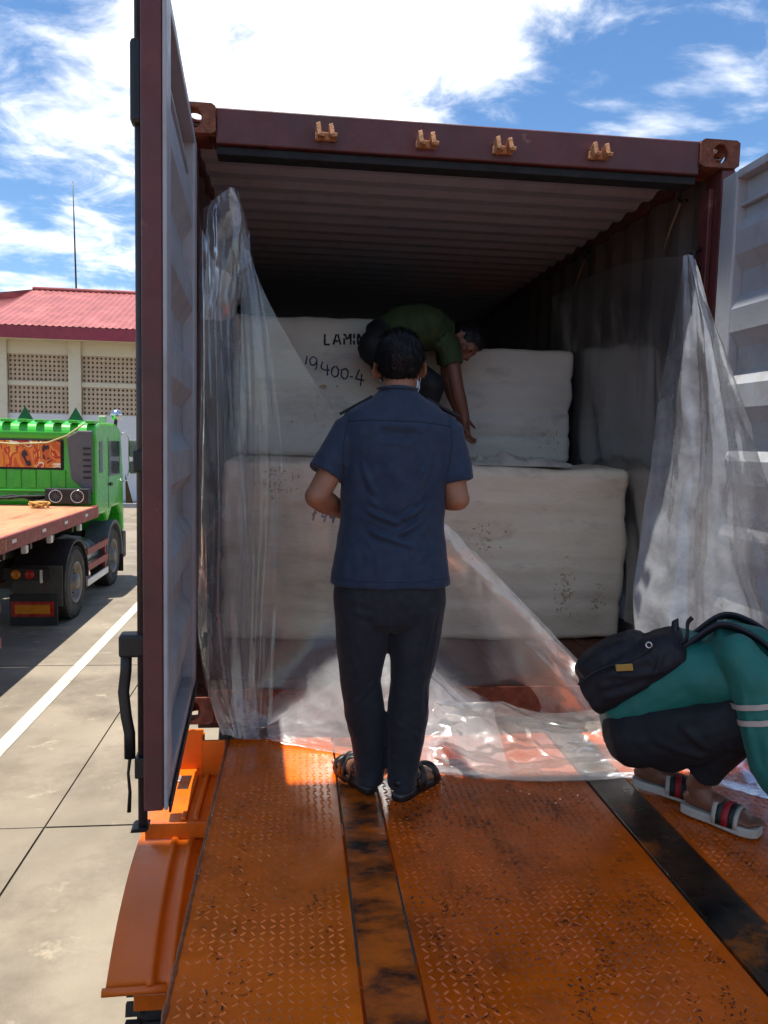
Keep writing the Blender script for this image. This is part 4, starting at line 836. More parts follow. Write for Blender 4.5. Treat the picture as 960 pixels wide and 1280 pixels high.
# roof fittings and mirrors
for px_ in (32, 95):
    p = at(px_, 520, cy1-.4); MB().prism([(p[0]-.14, ctop+.015), (p[0]+.14, ctop+.015), (p[0], ctop+.26)], 1, cy1-.42, cy1-.39).build('roof_pennant', mat('dark_green', '#0f4a34', .5), trk)
MB().ell((CX1-.02, cy1-.42, ctop+.15), (.10, .10, .10)).build('round_lamp', chrome, trk, True); MB().tube([(CX1-.04, cy1-.42, ctop-.04), (CX1-.02, cy1-.42, ctop+.08)], .03, 8).build('lamp_stem', blackp, trk)
box('roof_lamp', mat('smoke_lens', '#b9b7a0', .3), trk, CX1-.28, CX1-.16, cy1-.6, cy1-.48, ctop+.012, ctop+.13, .02)
MB().tube([(CX1, cy1-.1, 1.12), (CX1+.05, cy1+.02, 1.16), (CX1+.09, cy1+.06, 1.05), (CX1+.09, cy1+.06, .5), (CX1+.06, cy1+.03, .3), (CX1, cy1-.05, .28)], .014, 8).build('mirror_arm', chrome, trk, True)
for z0, z1 in ((.72, 1.02), (.42, .64)): mb = box('mirror', dgrey, trk, CX1+.10, CX1+.24, cy1+.03, cy1+.07, z0, z1, .02); box('mirror_glass', mat('mirror_glass', '#9db0b0', .05, metal=.8, bump=0), mb, CX1+.112, CX1+.228, cy1+.024, cy1+.029, z0+.02, z1-.02, 0)
MB().add([(CX1+.03, cy1+.02, .42), (CX1+.03, cy1+.05, -.12), (CX1+.16, cy1+.06, -.12)], [(0, 1, 2)]).build('pennant_cloth', mat('brown_cloth', '#6b4a34', .9), trk)
MB().tube([(-4.3, 10.9, GZ+.2), (-4.3, 10.9, GZ+.3)], .03, 6).build('tow_pin', steel_frame, trk)
rp = thing('rope_coil', (-5.1, 8.5, 0), 'loose coil of yellow rope on the flatbed deck before the cab', 'rope')
p = at(47, 622, 8.5)
for k in range(5):
    mb = MB(); r_ = .065+.014*k; mb.tube([(p[0]+r_*1.2*math.cos(a), 8.5+r_*.6*math.sin(a)+.02*k, .016+abs(.07*math.sin(a/2+k))) for a in np.linspace(0, 2*math.pi, 28)], .014, 8); mb.build('rope_loop', mat('yellow_rope', '#c08d45', .8), rp, True)
# ================================================================== people
skin = mat('skin', '#9a6a50', .5, var=.08, scale=12, bump=.08, bscale=120)
skin_d = mat('skin_dark', '#7a4f3c', .5, var=.08, scale=12, bump=.08, bscale=120)
hair_m = mat('black_hair', '#0e0d10', .5, spec=.3, var=.3, bump=0)
def unit(v): v = np.array(v, float); return v/np.linalg.norm(v)
def mpp(p): return float((np.array(p)-CAM)@_F)/FPX
def ring(px, py, y, hw, hd, n=28, sq=2.3, yaw=0.):
    c = at(px, py, y); a = hw*mpp(c); out = []
    for k in range(n):
        q = 2*math.pi*k/n; cx, sy = math.cos(q), math.sin(q); e = (abs(cx)**sq+abs(sy)**sq)**(-1/sq); u, v = a*cx*e, hd*sy*e
        out.append(c+np.array((u*math.cos(yaw)-v*math.sin(yaw), u*math.sin(yaw)+v*math.cos(yaw), 0)))
    return out
def head(mb, c, f, u):
    f = unit(f); u = np.array(u, float); u = unit(u-f*(u@f)); l = np.cross(u, f); A = [l, f, u]; c = np.array(c)
    P = lambda a, b, d: c+l*a+f*b+u*d
    mb.ell(P(0, 0, .0), (.074, .094, .092), A, 24, 16); mb.ell(P(0, .028, -.062), (.060, .066, .072), A); mb.ell(P(0, .066, -.112), (.030, .028, .022), A)
    mb.ell(P(0, .082, .008), (.052, .018, .014), A); mb.ell(P(0, .088, -.078), (.024, .014, .010), A); mb.ell(P(0, .086, -.093), (.021, .014, .009), A)
    mb.tube([P(0, .088, .0), P(0, .102, -.03), P(0, .110, -.05), P(0, .098, -.062)], [.008, .011, .016, .010], 10)
    for s in (-1, 1):
        mb.ell(P(s*.032, .082, -.014), (.016, .012, .010), A); mb.ell(P(s*.045, .06, -.045), (.022, .024, .022), A)
        e = [unit(l*s*.5-f*.85), unit(f*.85*1+l*s*.5), u]; ea = [unit(np.cross(e[1], u)), e[1], u]
        mb.ell(P(s*.085, -.012, -.030), (.008, .021, .034), [ea[0], unit(-f*.9+l*s*.55), u]); mb.ell(P(s*.076, .002, -.05), (.007, .011, .012), [ea[0], unit(-f*.9+l*s*.4), u])
    return P, A
def eyes(P, A, par):
    for s in (-1, 1):
        MB().ell(P(s*.032, .0865, -.015), (.011, .009, .006), A).build('eye', mat('eye_dark', '#2a211d', .2), par, True)
def hair(P, A, parent, seed, n_=2600, lean=(0, 0, 0)):
    mb = MB(); E = [(P(0, -.012, .016), np.array((.084, .100, .094))), (P(0, -.044, -.026), np.array((.067, .052, .052))), (P(0, .03, .050), np.array((.068, .062, .050)))]
    for c, r in E: mb.ell(c, r, A, 24, 16)
    o = fuse('hair', mb, hair_m, parent, .006, 3, na=.004, ns=45, na2=.003, ns2=120)
    vs, fs = [], []; rr = np.random.default_rng(seed); M = np.array(A); hc = P(0, -.02, .03)
    while len(fs) < n_:
        c, r = E[rr.choice(3, p=(.6, .25, .15))]; q = unit(rr.normal(size=3)); p = c+(q*r)@M; nrm = unit((q/r)@M)
        loc = (p-hc)@M.T
        if loc[2] < -.098 or (loc[1] > .075 and loc[2] < .03) or (loc[1] > .035 and loc[2] < -.04): continue
        flow = -M[2]*(.9 if loc[2] < .05 else .2)-M[1]*(.3 if loc[1] < .02 else -.7)+M[0]*rr.normal(0, .35)
        d = unit(flow+nrm*rr.uniform(.25, .8)); t = unit(np.cross(d, nrm)); L_ = rr.uniform(.012, .026)*(.55 if loc[2] < -.05 else 1); w_ = .0009; k = len(vs); m_ = p+d*L_*.55+nrm*.002; e = p+d*L_-nrm*.002
        vs += [p-t*w_, p+t*w_, m_+t*w_*.8, m_-t*w_*.8, e]; fs += [(k, k+1, k+2, k+3), (k+3, k+2, k+4)]
    me = bpy.data.meshes.new('hair_strands'); me.from_pydata([tuple(v) for v in vs], [], fs); me.update(); s_ = link('hair_strands', me, hair_m, o); tag(s_, kind='stuff'); return o
def hand(mb, wr, d, nrm, thumb, curl=.5, s=1.):
    d = unit(d); nrm = np.array(nrm, float); nrm = unit(nrm-d*(nrm@d)); sd = np.cross(nrm, d)
    if sd@np.array(thumb) < 0: sd = -sd
    wr = np.array(wr); mb.tube([wr-d*.02, wr+d*.02*s, wr+d*.05*s, wr+d*.088*s], [(.026*s, .019*s), (.032*s, .018*s), (.041*s, .016*s), (.039*s, .012*s)], 14, up=nrm)
    for k, (off, L_) in enumerate(((.030, .070), (.010, .078), (-.010, .072), (-.029, .056))):
        p = wr+d*.082*s+sd*off*s; a = 0; pts = [p-d*.012*s, p]; dd = d
        for j, q in enumerate((.42, .33, .25)):
            a += curl*(.55, .8, .6)[j]*(1+.12*k); dd = d*math.cos(a)+nrm*math.sin(a); p = p+dd*L_*q*s; pts.append(p)
        mb.tube(pts, [.0095*s, .0092*s, .0088*s, .0078*s, .006*s], 10)
    p = wr+d*.025*s+sd*.030*s; t1 = unit(d*.6+sd*.75+nrm*.25); t2 = unit(d*.85+sd*.3+nrm*.45*(1+curl)); mb.tube([p-t1*.015*s, p, p+t1*.035*s, p+t1*.035*s+t2*.032*s, p+t1*.035*s+t2*.055*s], [.014*s, .0135*s, .0115*s, .0098*s, .007*s], 10)
def foot(mb, heel, d, ankle, tip=0., L=.245):
    d = unit(d); s = np.cross((0, 0, 1.), d); heel = np.array(heel, float); u = np.array((0, 0, 1.)); f = unit(d+u*-tip)
    pts = [heel+f*.012+u*.030, heel+f*.05+u*.036, heel+f*.11+u*.036, heel+f*.165+u*.026, heel+f*.205+u*.016]
    mb.tube(pts, [(.026, .026), (.033, .036), (.036, .036), (.042, .025), (.042, .014)], 14, up=u)
    mb.tube([np.array(ankle), heel+f*.055+u*.05], [(.036, .042), (.038, .045)], 14)
    for k in range(5):
        q = heel+f*(.212+(.022, .022, .016, .008, .0)[k]*1.1)+s*(.030-.0165*k)*(1)+u*.013; mb.tube([q-f*.03, q, q+f*.016-u*.003], [(.0095, .0095), (.0098, .0095), (.006, .006)] if k else [(.0125, .011), (.0125, .011), (.008, .007)], 8)
    return f, s
def sole_mesh(heel, f, s, th, L=.265, wd=1.):
    prof = [(-.015, .014), (-.008, .026), (.03, .034), (.09, .034), (.15, .042), (.20, .046), (.235, .038), (.252, .020)]
    top = [heel+f*a+s*b*wd for a, b in prof]+[heel+f*a-s*b*wd for a, b in reversed(prof)]
    dn = np.array((0, 0, -th)); mb = MB(); n = len(top); mb.v = [tuple(p) for p in top]+[tuple(p+dn) for p in top]
    mb.f = [tuple(range(n)), tuple(range(2*n-1, n-1, -1))]+[(i, i+n, (i+1) % n+n, (i+1) % n) for i in range(n)]; return mb
def strap(heel, f, s, a0, a1, h, w_=.044, th=.0035, skew=0.):
    u = np.array((0, 0, 1.)); rs = []
    for a, sk in ((a0, 0), (a1, 0)):
        rs.append([heel+f*(a+skew*math.cos(q)*.03)+s*w_*math.cos(q)*1.05+u*(h*math.sin(q)**.7 if math.sin(q) > 0 else 0) for q in np.linspace(0, math.pi, 13)])
    G = np.array(rs); return G

# ---------------------------------------------------------- man in navy uniform, seen from behind
navy = mat('navy_shirt', '#192c45', .75, var=.08, scale=14, bump=.12, bscale=260, sheen=.15)
navy_d = mat('navy_trousers', '#121722', .75, var=.08, scale=14, bump=.12, bscale=240, sheen=.1)
def person_navy():
    YM = -.60
    g = thing('person', (-.33, YM, RZ), 'person in navy short-sleeved uniform standing on the ramp, back to the camera', 'person', 'people at the container')
    b = MBR()
    S = {s: at(px, 531, YM) for s, px in ((-1, 441), (1, 556))}
    EL = {-1: at(396, 621, -.665), 1: at(572, 624, -.645)}; WRI = {-1: at(431, 641, -.44), 1: at(541, 622, -.43)}
    b.rings([ring(497, 480, -.585, 18, .055), ring(497, 500, -.6, 24, .06), ring(496, 520, -.6, 58, .08), ring(495, 545, -.6, 60, .095), ring(492, 600, -.6, 55, .10), ring(490, 645, -.6, 52, .095), ring(489, 700, -.6, 58, .105), ring(488, 745, -.6, 58, .105), ring(488, 765, -.6, 50, .10)])
    hc = at(500, 453, -.575); P, A = head(b, hc, (.20, 1, -.10), (-.02, .10, 1))
    b.tube([hc-A[2]*.05-A[1]*.012, at(498, 487, -.60), at(497, 503, -.605)], [.054, .054, .062], 18)
    for s in (-1, 1):
        S0 = S[s]+np.array((s*.004, 0, -.03)); b.tube([S0, S0*.5+EL[s]*.5, EL[s]], [.040, .044, .041], 16); d = WRI[s]-EL[s]
        b.tube([EL[s]-unit(d)*.005, EL[s]+d*.25, EL[s]+d*.6, WRI[s]], [.041, .044, .037, .028], 16)
        hand(b, WRI[s], unit(d)*.7+np.array((-s*.25, .5, .1)), (-s*.3, 0, -1), (-s*1, 0, .5), .75)
    legs = {-1: [(452, 770, 29), (453, 850, 24), (457, 920, 18), (461, 968, 13)], 1: [(518, 770, 29), (513, 850, 24), (508, 920, 18), (503, 972, 13)]}
    feetY = {-1: -.565, 1: -.625}
    ft = {-1: (atz(464, 991, RZ+.02)+np.array((0, .042, 0)), unit((-.40, .91, 0))), 1: (atz(500, 1001, RZ+.02)+np.array((0, .042, 0)), unit((.66, .75, 0)))}
    for s in (-1, 1):
        b.tube([at(x, y, YM if y < 800 else YM+(feetY[s]-YM)*(y-800)/170) for x, y, r in legs[s]], [r*.00287 for x, y, r in legs[s]], 16)
        h, d = ft[s]; ank = h+d*.04+np.array((0, 0, .085)); b.tube([at(*legs[s][-1][:2], feetY[s]), ank], [.04, .036], 14); foot(b, h, d, ank)
    body = fuse('body', b, skin, g, .0055, 5)
    hair(P, A, body, 5, 9000)
    eyes(P, A, body)
    mk = MB().ell(P(0, .062, -.075), (.069, .054, .050), A, 20, 14); mk = fuse('face_mask', mk, mat('mask_white', '#cfdbe6', .8), body, .004, 3)
    for s in (-1, 1): MB().tube([P(s*.060, .05, -.055), P(s*.072, .02, -.03), P(s*.077, .0, -.025), P(s*.075, .004, -.05), P(s*.062, .04, -.09)], .0014, 6).build('ear_loop', mat('mask_white', '#cfdbe6', .8), mk, True)
    # shirt
    t = MB(); inner = [ring(488, 716, YM, 68, .112), ring(488, 690, YM, 60, .10)]
    t.rings([ring(498, 483, -.592, 21.5, .066), ring(497.5, 490, -.597, 24, .072), ring(497, 497, -.6, 33, .078), ring(496, 506, -.6, 50, .086), ring(495, 517, -.602, 64, .096), ring(495, 533, -.604, 71, .112), ring(494, 560, -.605, 70, .122), ring(493, 590, -.605, 67.5, .126), ring(491, 622, -.602, 65, .122), ring(490, 648, -.60, 65, .120), ring(489, 680, -.60, 69, .125), ring(488.5, 708, -.60, 73, .130), ring(488, 729, -.60, 75.5, .132)])
    for s, hem, ex in ((-1, at(405, 593, -.645), 0), (1, at(571, 603, -.63), 0)):
        a = S[s]+np.array((-s*.03, 0, .0)); m_ = S[s]*.45+hem*.55; dv = unit(hem-S[s])
        t.tube([a, S[s]+dv*.03, m_, hem, hem-dv*.012, hem-dv*.05], [.055, .064, .064, .062, .053, .048], 22)
    hipL, waist = at(425, 640, -.72), at(556, 640, -.72)
    def bk(px, py): return at(px, py, -.72)
    folds = [(bk(432, 535), bk(447, 600), 0.0076, 0.0154), (bk(428, 560), bk(437, 640), 0.0085, 0.0154), (bk(440, 520), bk(430, 575), 0.0068, 0.0154), (bk(558, 535), bk(545, 600), 0.0076, 0.0154), (bk(562, 560), bk(552, 640), 0.0085, 0.0154), (bk(570, 545), bk(562, 590), 0.0068, 0.0128),
             (bk(430, 628), bk(500, 655), 0.0102, 0.0180), (bk(552, 622), bk(500, 650), 0.0093, 0.0180), (bk(430, 645), bk(480, 672), 0.0093, 0.0128), (bk(550, 640), bk(490, 672), 0.0102, 0.0128), (bk(445, 660), bk(520, 684), 0.0102, 0.0103), (bk(550, 655), bk(530, 690), 0.0102, 0.0128), (bk(425, 690), bk(440, 725), 0.0102, 0.0103), (bk(548, 690), bk(556, 725), 0.0102, 0.0103),
             (bk(452, 524), bk(540, 526), 0.0051, 0.0103), (bk(470, 540), bk(530, 545), 0.0170, -0.0103), (bk(500, 490), bk(470, 500), 0.0068, 0.0077), (bk(480, 560), bk(500, 610), 0.0255, 0.0077), (bk(445, 570), bk(470, 620), 0.0119, 0.0103), (bk(540, 575), bk(520, 625), 0.0119, 0.0103),
             (bk(437, 600), bk(478, 640), .009, .008), (bk(548, 596), bk(512, 640), .009, .008), (bk(428, 655), bk(462, 700), .010, .007), (bk(552, 665), bk(522, 706), .010, .007), (bk(470, 690), bk(476, 726), .012, .005), (bk(505, 694), bk(510, 727), .012, .005), (bk(455, 545), bk(450, 585), .010, .006), (bk(535, 548), bk(541, 588), .010, .006), (at(398, 560, -.72), at(420, 585, -.71), .008, .008), (at(412, 545, -.72), at(428, 575, -.71), .008, .007), (at(585, 560, -.70), at(566, 590, -.70), .008, .008), (at(575, 545, -.71), at(562, 572, -.71), .008, .007)]
    sh = fuse('shirt', t, navy, g, .0065, 3, folds, na=.007, ns=6, na2=.0016, ns2=22)
    # yoke seam, collar, epaulettes
    bv = BVHTree.FromPolygons([v.co for v in sh.data.vertices], [q_.vertices for q_ in sh.data.polygons])
    def seam(pts, wd=.0016):
        P_ = crom(np.array([at(a_, c_, -.85) for a_, c_ in pts]), 10); o_ = []
        for p_ in P_:
            dr_ = Vector(p_-CAM).normalized(); hit = bv.ray_cast(Vector(CAM), dr_)
            if hit[0] is not None: o_.append(np.array(hit[0])+np.array(hit[1])*.0006)
        if len(o_) > 3: MB().tube(o_, wd, 6).build('seam', mat('seam_thread', '#1c2634', .8), sh, True)
    seam([(436, 527), (460, 525), (495, 526), (530, 528), (563, 533)]); seam([(437, 520), (431, 545), (428, 572), (430, 592)]); seam([(562, 522), (565, 548), (563, 575), (557, 600)]); seam([(414, 722), (450, 727), (490, 728), (530, 727), (562, 722)], .001)
    MB().tube([np.array(q) for q in crom(np.array([ring(497, 486, -.594, 22.5, .069)[k] for k in range(0, 28)]+[ring(497, 486, -.594, 22.5, .069)[0]]), 2)], [(.012, .004)]*57, 8, up=(0, 0, 1)).build('collar', navy, sh, True)
    for s, (a, c_) in ((-1, ((470, 505), (430, 527))), (1, ((527, 508), (569, 531)))):
        p, q = at(*a, -.60), at(*c_, -.60); d = unit(q-p); nn = unit(np.array((s*.45, 0, .9))-d*(d@np.array((s*.45, 0, .9)))); MB().obox((p+q)/2+nn*.030, (q-p)/2, (0, .028, 0), nn*.005).build('epaulette', mat('epaulette_dark', '#12151e', .7), sh, bevel=.004)
    # trousers
    q = MB()
    q.rings([ring(488, 700, YM, 66, .112), ring(488, 722, YM, 69, .118), ring(488, 745, YM, 70.5, .122), ring(488, 762, YM, 69, .118), ring(488, 774, YM, 56, .112), ring(488, 784, YM, 30, .08)])
    LG = {-1: [(453, 755, 33.5, .108), (453, 775, 33.5, .104), (453, 805, 32.5, .098), (451, 850, 25.5, .085), (456, 895, 25.5, .078), (461, 930, 21, .068), (462.5, 958, 19, .064), (461, 968, 18, .068), (461, 977, 17.5, .070)],
          1: [(522, 755, 34, .108), (521, 775, 34.5, .104), (518, 805, 31.5, .098), (512, 850, 24.5, .086), (510, 895, 25.5, .08), (507, 930, 23, .07), (504, 958, 19.5, .066), (502, 973, 18, .070), (502, 982, 17.5, .072)]}
    for s in (-1, 1): q.rings([ring(x, y, YM if y < 790 else YM+(feetY[s]-YM)*min(1, (y-790)/180), hw, hd, 24, 2.1) for x, y, hw, hd in LG[s]])
    fl = [(at(432, 790, -.70), at(448, 850, -.68), .010, .005), (at(470, 850, -.67), at(445, 880, -.66), .009, .006), (at(545, 760, -.70), at(520, 860, -.68), .008, .005), (at(552, 770, -.69), at(530, 900, -.66), .008, .005), (at(490, 770, -.71), at(487, 830, -.69), .01, .004), (at(440, 900, -.63), at(478, 925, -.62), .009, .005), (at(448, 940, -.62), at(478, 950, -.61), .008, .005), (at(490, 900, -.68), at(530, 925, -.68), .009, .005), (at(490, 945, -.67), at(522, 960, -.66), .008, .006), (at(488, 968, -.66), at(515, 975, -.66), .007, .005), (at(446, 968, -.61), at(474, 972, -.61), .007, .005), (at(425, 760, -.70), at(470, 775, -.72), .012, .004)]
    fuse('trousers', q, navy_d, g, .0065, 9, fl, na=.005, ns=6, na2=.001, ns2=28)
    blk = mat('sandal_black', '#141416', .42, var=.2)
    for s in (-1, 1):
        h, d = ft[s]; sd_ = np.cross((0, 0, 1.), d); so = sole_mesh(h+np.array((0, 0, .003)), d, sd_, .020).build('sandal', blk, body, bevel=.004)
        MB().add([tuple(p) for p in np.array(sole_mesh(h+np.array((0, 0, .0055)), d*.97, sd_*.95, .002).v)], sole_mesh(h, d, sd_, .002).f).build('insole', mat('insole_grey', '#6e6a68', .6), so)
        for a0, a1, sk in ((.12, .15, .9), (.15, .18, -.9), (.19, .215, 0), (.07, .09, 0)):
            G = strap(h, d, sd_, a0, a1, .072 if a0 < .16 else .05, .044, skew=sk); o = grid_mesh('strap', G, blk, so); o.modifiers.new('t', 'SOLIDIFY').thickness = .004
        cs = np.array([h+d*(.085-.105*math.sin(q))+sd_*.04*math.cos(q)+np.array((0, 0, .05+zz)) for zz in (-.010, .010) for q in np.linspace(0, math.pi, 13)]).reshape(2, 13, 3); o = grid_mesh('heel_strap', cs, blk, so); o.modifiers.new('t', 'SOLIDIFY').thickness = .004
person_navy()

# ---------------------------------------------------------- man in green bending over the bales
def person_green():
    Y = 1.14; olive = mat('olive_shirt', '#324322', .8, var=.1, scale=12, bump=.12, bscale=200); blkt = mat('black_trousers', '#15161b', .8, var=.15, bump=.1)
    g = thing('person', tuple(at(500, 560, Y)[:2])+(.99,), 'person in dark green shirt bending down on top of the bales', 'person', 'people at the container')
    m = .00466; b = MBR(); hip = at(472, 428, Y); sh = at(553, 420, Y); chest = at(520, 412, Y)
    b.tube([at(482, 432, Y), at(486, 424, Y), at(497, 414, Y), chest, at(545, 416, Y), sh], [(.10, .07), (.12, .09), (.12, .09), (.13, .10), (.13, .09), (.08, .06)], 20, up=(0, 0, 1))
    hc = at(583, 425, Y-.03); f, u = unit((.38, -.42, -.85)), unit((.90, -.05, .38)); P, A = head(b, hc, f, u); b.tube([sh, at(565, 424, Y-.01), hc-A[2]*.05], [.062, .056, .056], 16)
    S1, E1, W1 = at(561, 430, Y-.13), at(572, 487, Y-.17), at(582, 525, Y-.16); S2, E2, W2 = at(556, 430, Y+.16), at(560, 480, Y+.22), at(575, 520, Y+.10)
    for S, E_, W in ((S1, E1, W1), (S2, E2, W2)):
        b.tube([S, S*.5+E_*.5, E_], [.044, .042, .037], 16); b.tube([E_, E_*.7+W*.3, W], [.036, .037, .025], 16)
    hand(b, W1, (.15, 0, -1), (.75, -.5, 0), (.3, -.6, 0), .55); hand(b, W2, (.1, -.2, -1), (.6, .5, 0), (.4, -.6, 0), .5)
    L1 = [at(470, 434, Y-.10), at(540, 482, Y-.12), at(516, 545, Y-.02)]; L2 = [at(470, 434, Y+.10), at(508, 488, Y+.14), at(478, 545, Y+.14)]
    for L_ in (L1, L2):
        L_[2][2] = 1.08; b.tube([L_[0], L_[0]*.5+L_[1]*.5, L_[1]], [.085, .072, .055], 16); b.tube([L_[1], L_[1]*.6+L_[2]*.4, L_[2]], [.052, .052, .036], 16); h = L_[2]+np.array((-.04, 0, -.085)); foot(b, h, (1, -.15, 0), L_[2])
    body = fuse('body', b, skin_d, g, .0065, 5); hair(P, A, body, 9, 2200); eyes(P, A, body)
    t = MB(); t.tube([at(480, 430, Y), at(488, 420, Y), at(503, 413, Y), at(525, 409, Y), at(543, 413, Y), at(556, 418, Y), at(562, 420, Y)], [(.13, .10), (.165, .125), (.165, .135), (.175, .135), (.17, .12), (.11, .09), (.075, .07)], 26, up=(0, 0, 1))
    for S, E_ in ((S1, E1), (S2, E2)): d = unit(E_-S); t.tube([S+np.array((-.05, 0, .03)), S+d*.02, S+d*.08, S+d*.125, S+d*.115, S+d*.08], [.066, .068, .064, .062, .054, .045], 18)
    fo = [(at(485, 395, .98), at(500, 440, .98), .014, .008), (at(505, 385, .98), at(525, 440, .97), .014, .007), (at(530, 395, .97), at(548, 440, .96), .012, .008), (at(545, 400, .97), at(556, 445, .96), .010, .008), (at(470, 405, 1.0), at(484, 440, .98), .014, .008)]
    shm = fuse('shirt', t, olive, g, .008, 3, fo, na=.006, ns=7); MB().tube([q for q in [at(562, 420, Y)+np.array((.012*math.sin(a), .078*math.cos(a), .078*math.sin(a))) for a in np.linspace(0, 2*math.pi, 24)]], .011, 8).build('collar', olive, shm, True)
    q = MBR(); q.tube([at(474, 432, Y), at(478, 428, Y), at(482, 424, Y), at(488, 424, Y)], [(.13, .11), (.16, .13), (.17, .135), (.155, .11)], 22, up=(0, 0, 1))
    for L_ in (L1, L2): q.tube([L_[0], L_[0]*.5+L_[1]*.5, L_[1]], [.105, .088, .072], 18); q.tube([L_[1], L_[1]*.5+L_[2]*.5, L_[2], L_[2]+np.array((0, 0, -.03))], [.072, .068, .062, .062], 18, rc=(True, False))
    fuse('trousers', q, blkt, g, .008, 3, na=.008, ns=7)
    for L_ in (L1, L2):
        h = L_[2]+np.array((-.04, 0, -.082)); d = unit((1, -.15, 0)); sole_mesh(h, d, np.cross((0, 0, 1.), d), .012).build('shoe_sole', rubber, body, bevel=.003)
person_green()

# ---------------------------------------------------------- crouching man in teal with a backpack
def person_teal():
    teal = mat('teal_jersey', '#0f6a60', .6, var=.08, scale=10, bump=.08, bscale=220, sheen=.1); blkt = mat('black_trousers', '#15161b', .8); stripe = mat('pale_stripe', '#b3a79c', .6)
    d = unit((.84, -.54, 0)); r = np.array((d[1], -d[0], 0)); u = np.array((0, 0, 1.)); hip = at(822, 898, -.74)
    g = thing('person', (hip[0]+.1, hip[1]-.05, RZ), 'person in teal long-sleeved top and black trousers squatting on the ramp', 'person', 'people at the container')
    sh = hip+d*.30+u*.275; b = MBR()
    mid = hip+d*.15+u*.195
    b.tube([hip-d*.08-u*.01, hip, mid, sh-d*.06-u*.01, sh+d*.03], [(.10, .07), (.13, .10), (.12, .10), (.12, .08), (.06, .05)], 20, up=u)
    hc = sh+d*.20+u*.06; P, A = head(b, hc, d*.55-u*.83, d*.83+u*.55); b.tube([sh, sh+d*.09+u*.03, hc-A[2]*.05], [.065, .058, .056], 16)
    Sr, Sl = sh+r*.165-u*.03, sh-r*.165-u*.03
    Er, El = Sr+d*.065-u*.27+r*.03, Sl+d*.12-u*.25; Wr, Wl = Er+d*.10-u*.15, El+d*.14-u*.14
    for S, E_, W, s in ((Sr, Er, Wr, 1), (Sl, El, Wl, -1)):
        b.tube([S, S*.5+E_*.5, E_], [.05, .046, .040], 16); b.tube([E_, E_*.7+W*.3, W], [.040, .041, .028], 16); hand(b, W, d*.8-u*.6, -u-d*.3, -r*s, .6)
    hn = atz(858, 1004, RZ+.035); fn = unit((.176, -.22, 0)); hf = atz(796, 972, RZ+.05); ff = unit((.85, -.50, 0))
    An = hn+fn*.035+u*.085; Af = hf+ff*.03+u*.095
    Kn = hip+r*.12+d*.27+u*.085; Kf = hip-r*.12+d*.25+u*.09
    for H_, K, A_ in ((hip+r*.085-u*.02, Kn, An), (hip-r*.085-u*.02, Kf, Af)):
        b.tube([H_, H_*.5+K*.5, K], [.085, .075, .056], 16); b.tube([K, K*.55+A_*.45, A_], [.054, .054, .037], 16)
    foot(b, hn, fn, An); foot(b, hf, ff, Af, .10)
    body = fuse('body', b, skin_d, g, .0055, 5); hair(P, A, body, 11, 1800); eyes(P, A, body)
    t = MBR(); t.tube([hip-d*.115-u*.06, hip-d*.11+u*.02, hip-d*.05+u*.085, mid-d*.04+u*.005, mid+d*.08+u*.012, sh-d*.05+u*.01, sh+d*.03+u*.005, sh+d*.07+u*.012], [(.12, .085), (.165, .115), (.175, .14), (.18, .15), (.185, .145), (.18, .125), (.11, .09), (.075, .07)], 26, up=u, rc=(False, True))
    for S, E_, W in ((Sr, Er, Wr), (Sl, El, Wl)):
        v = E_-S; t.tube([S-v*.25+d*-.03, S, S+v*.35, S+v*.7, E_, E_*.6+W*.4, E_*.15+W*.85, W, W-(W-E_)*.08], [.066, .080, .074, .068, .064, .058, .048, .043, .034], 20, rc=(True, False))
    nr = lambda a, h, o=.17: hip+d*a+u*h+r*o
    fo = [(nr(.0, .02), nr(.14, .06), .014, .009), (nr(-.05, -.04), nr(.10, .0), .013, .010), (nr(.05, -.05), nr(.2, .0), .014, .008), (nr(.24, .2), nr(.33, .02), .012, .007), (nr(-.12, .02), nr(-.02, -.05), .012, .009), (nr(.2, .02), nr(.32, .08), .016, .007), (Sr+r*.05+d*.03, Er+r*.06, .013, .007), (Sr+r*.06-d*.03, Er+r*.05-d*.04, .012, .006), (Er+r*.05+u*.06, Er+r*.05+d*.08-u*.03, .010, .008)]
    j = fuse('jersey', t, teal, g, .0065, 3, fo, na=.006, ns=7, na2=.0015, ns2=24)
    v = Er-Sr; vu = unit(v)
    for q in (.30, .48):
        c = Sr+v*q; R_ = .0745-.012*(q-.35)/.35*.5+.004; a1 = unit(np.cross(vu, d)); a2 = np.cross(vu, a1); rr = [[c+vu*o+(a1*math.cos(k*math.pi/16)+a2*math.sin(k*math.pi/16))*R_*(1+.03*math.sin(5*k)) for k in range(32)] for o in (-.009, .009)]
        MB().rings(rr, False).build('sleeve_stripe', stripe, j, True)
    q = MBR(); q.ell(hip+d*.03-u*.035, (.135, .185, .140), [d, r, u], 24, 16)
    for H_, K, A_ in ((hip+r*.085-u*.02, Kn, An), (hip-r*.085-u*.02, Kf, Af)):
        q.tube([H_-d*.06-u*.02, H_*.5+K*.5-u*.015, K, K+d*.02-u*.03], [.120, .115, .095, .08], 18); A2 = A_+(K-A_)*.16; q.tube([K, K*.6+A2*.4, A2*.8+K*.2, A2, A2+(K-A2)*.08], [.082, .080, .062, .056, .045], 18, rc=(True, False))
    fuse('trousers', q, blkt, g, .0065, 3, [(Kn-d*.10+r*.08, Kn-u*.1+r*.06, .012, .008), (Kn-d*.2+r*.1, Kn-d*.08-u*.1+r*.08, .014, .008), (hip+r*.2, hip+d*.2+r*.2-u*.05, .014, .007)], na=.007, ns=8)
    sw, sg, sr_ = mat('slide_white', '#b9b0a4', .6, var=.1, dirt='#8d8172', dirt_amt=.4), mat('slide_green', '#16221c', .6), mat('slide_red', '#a01e28', .6)
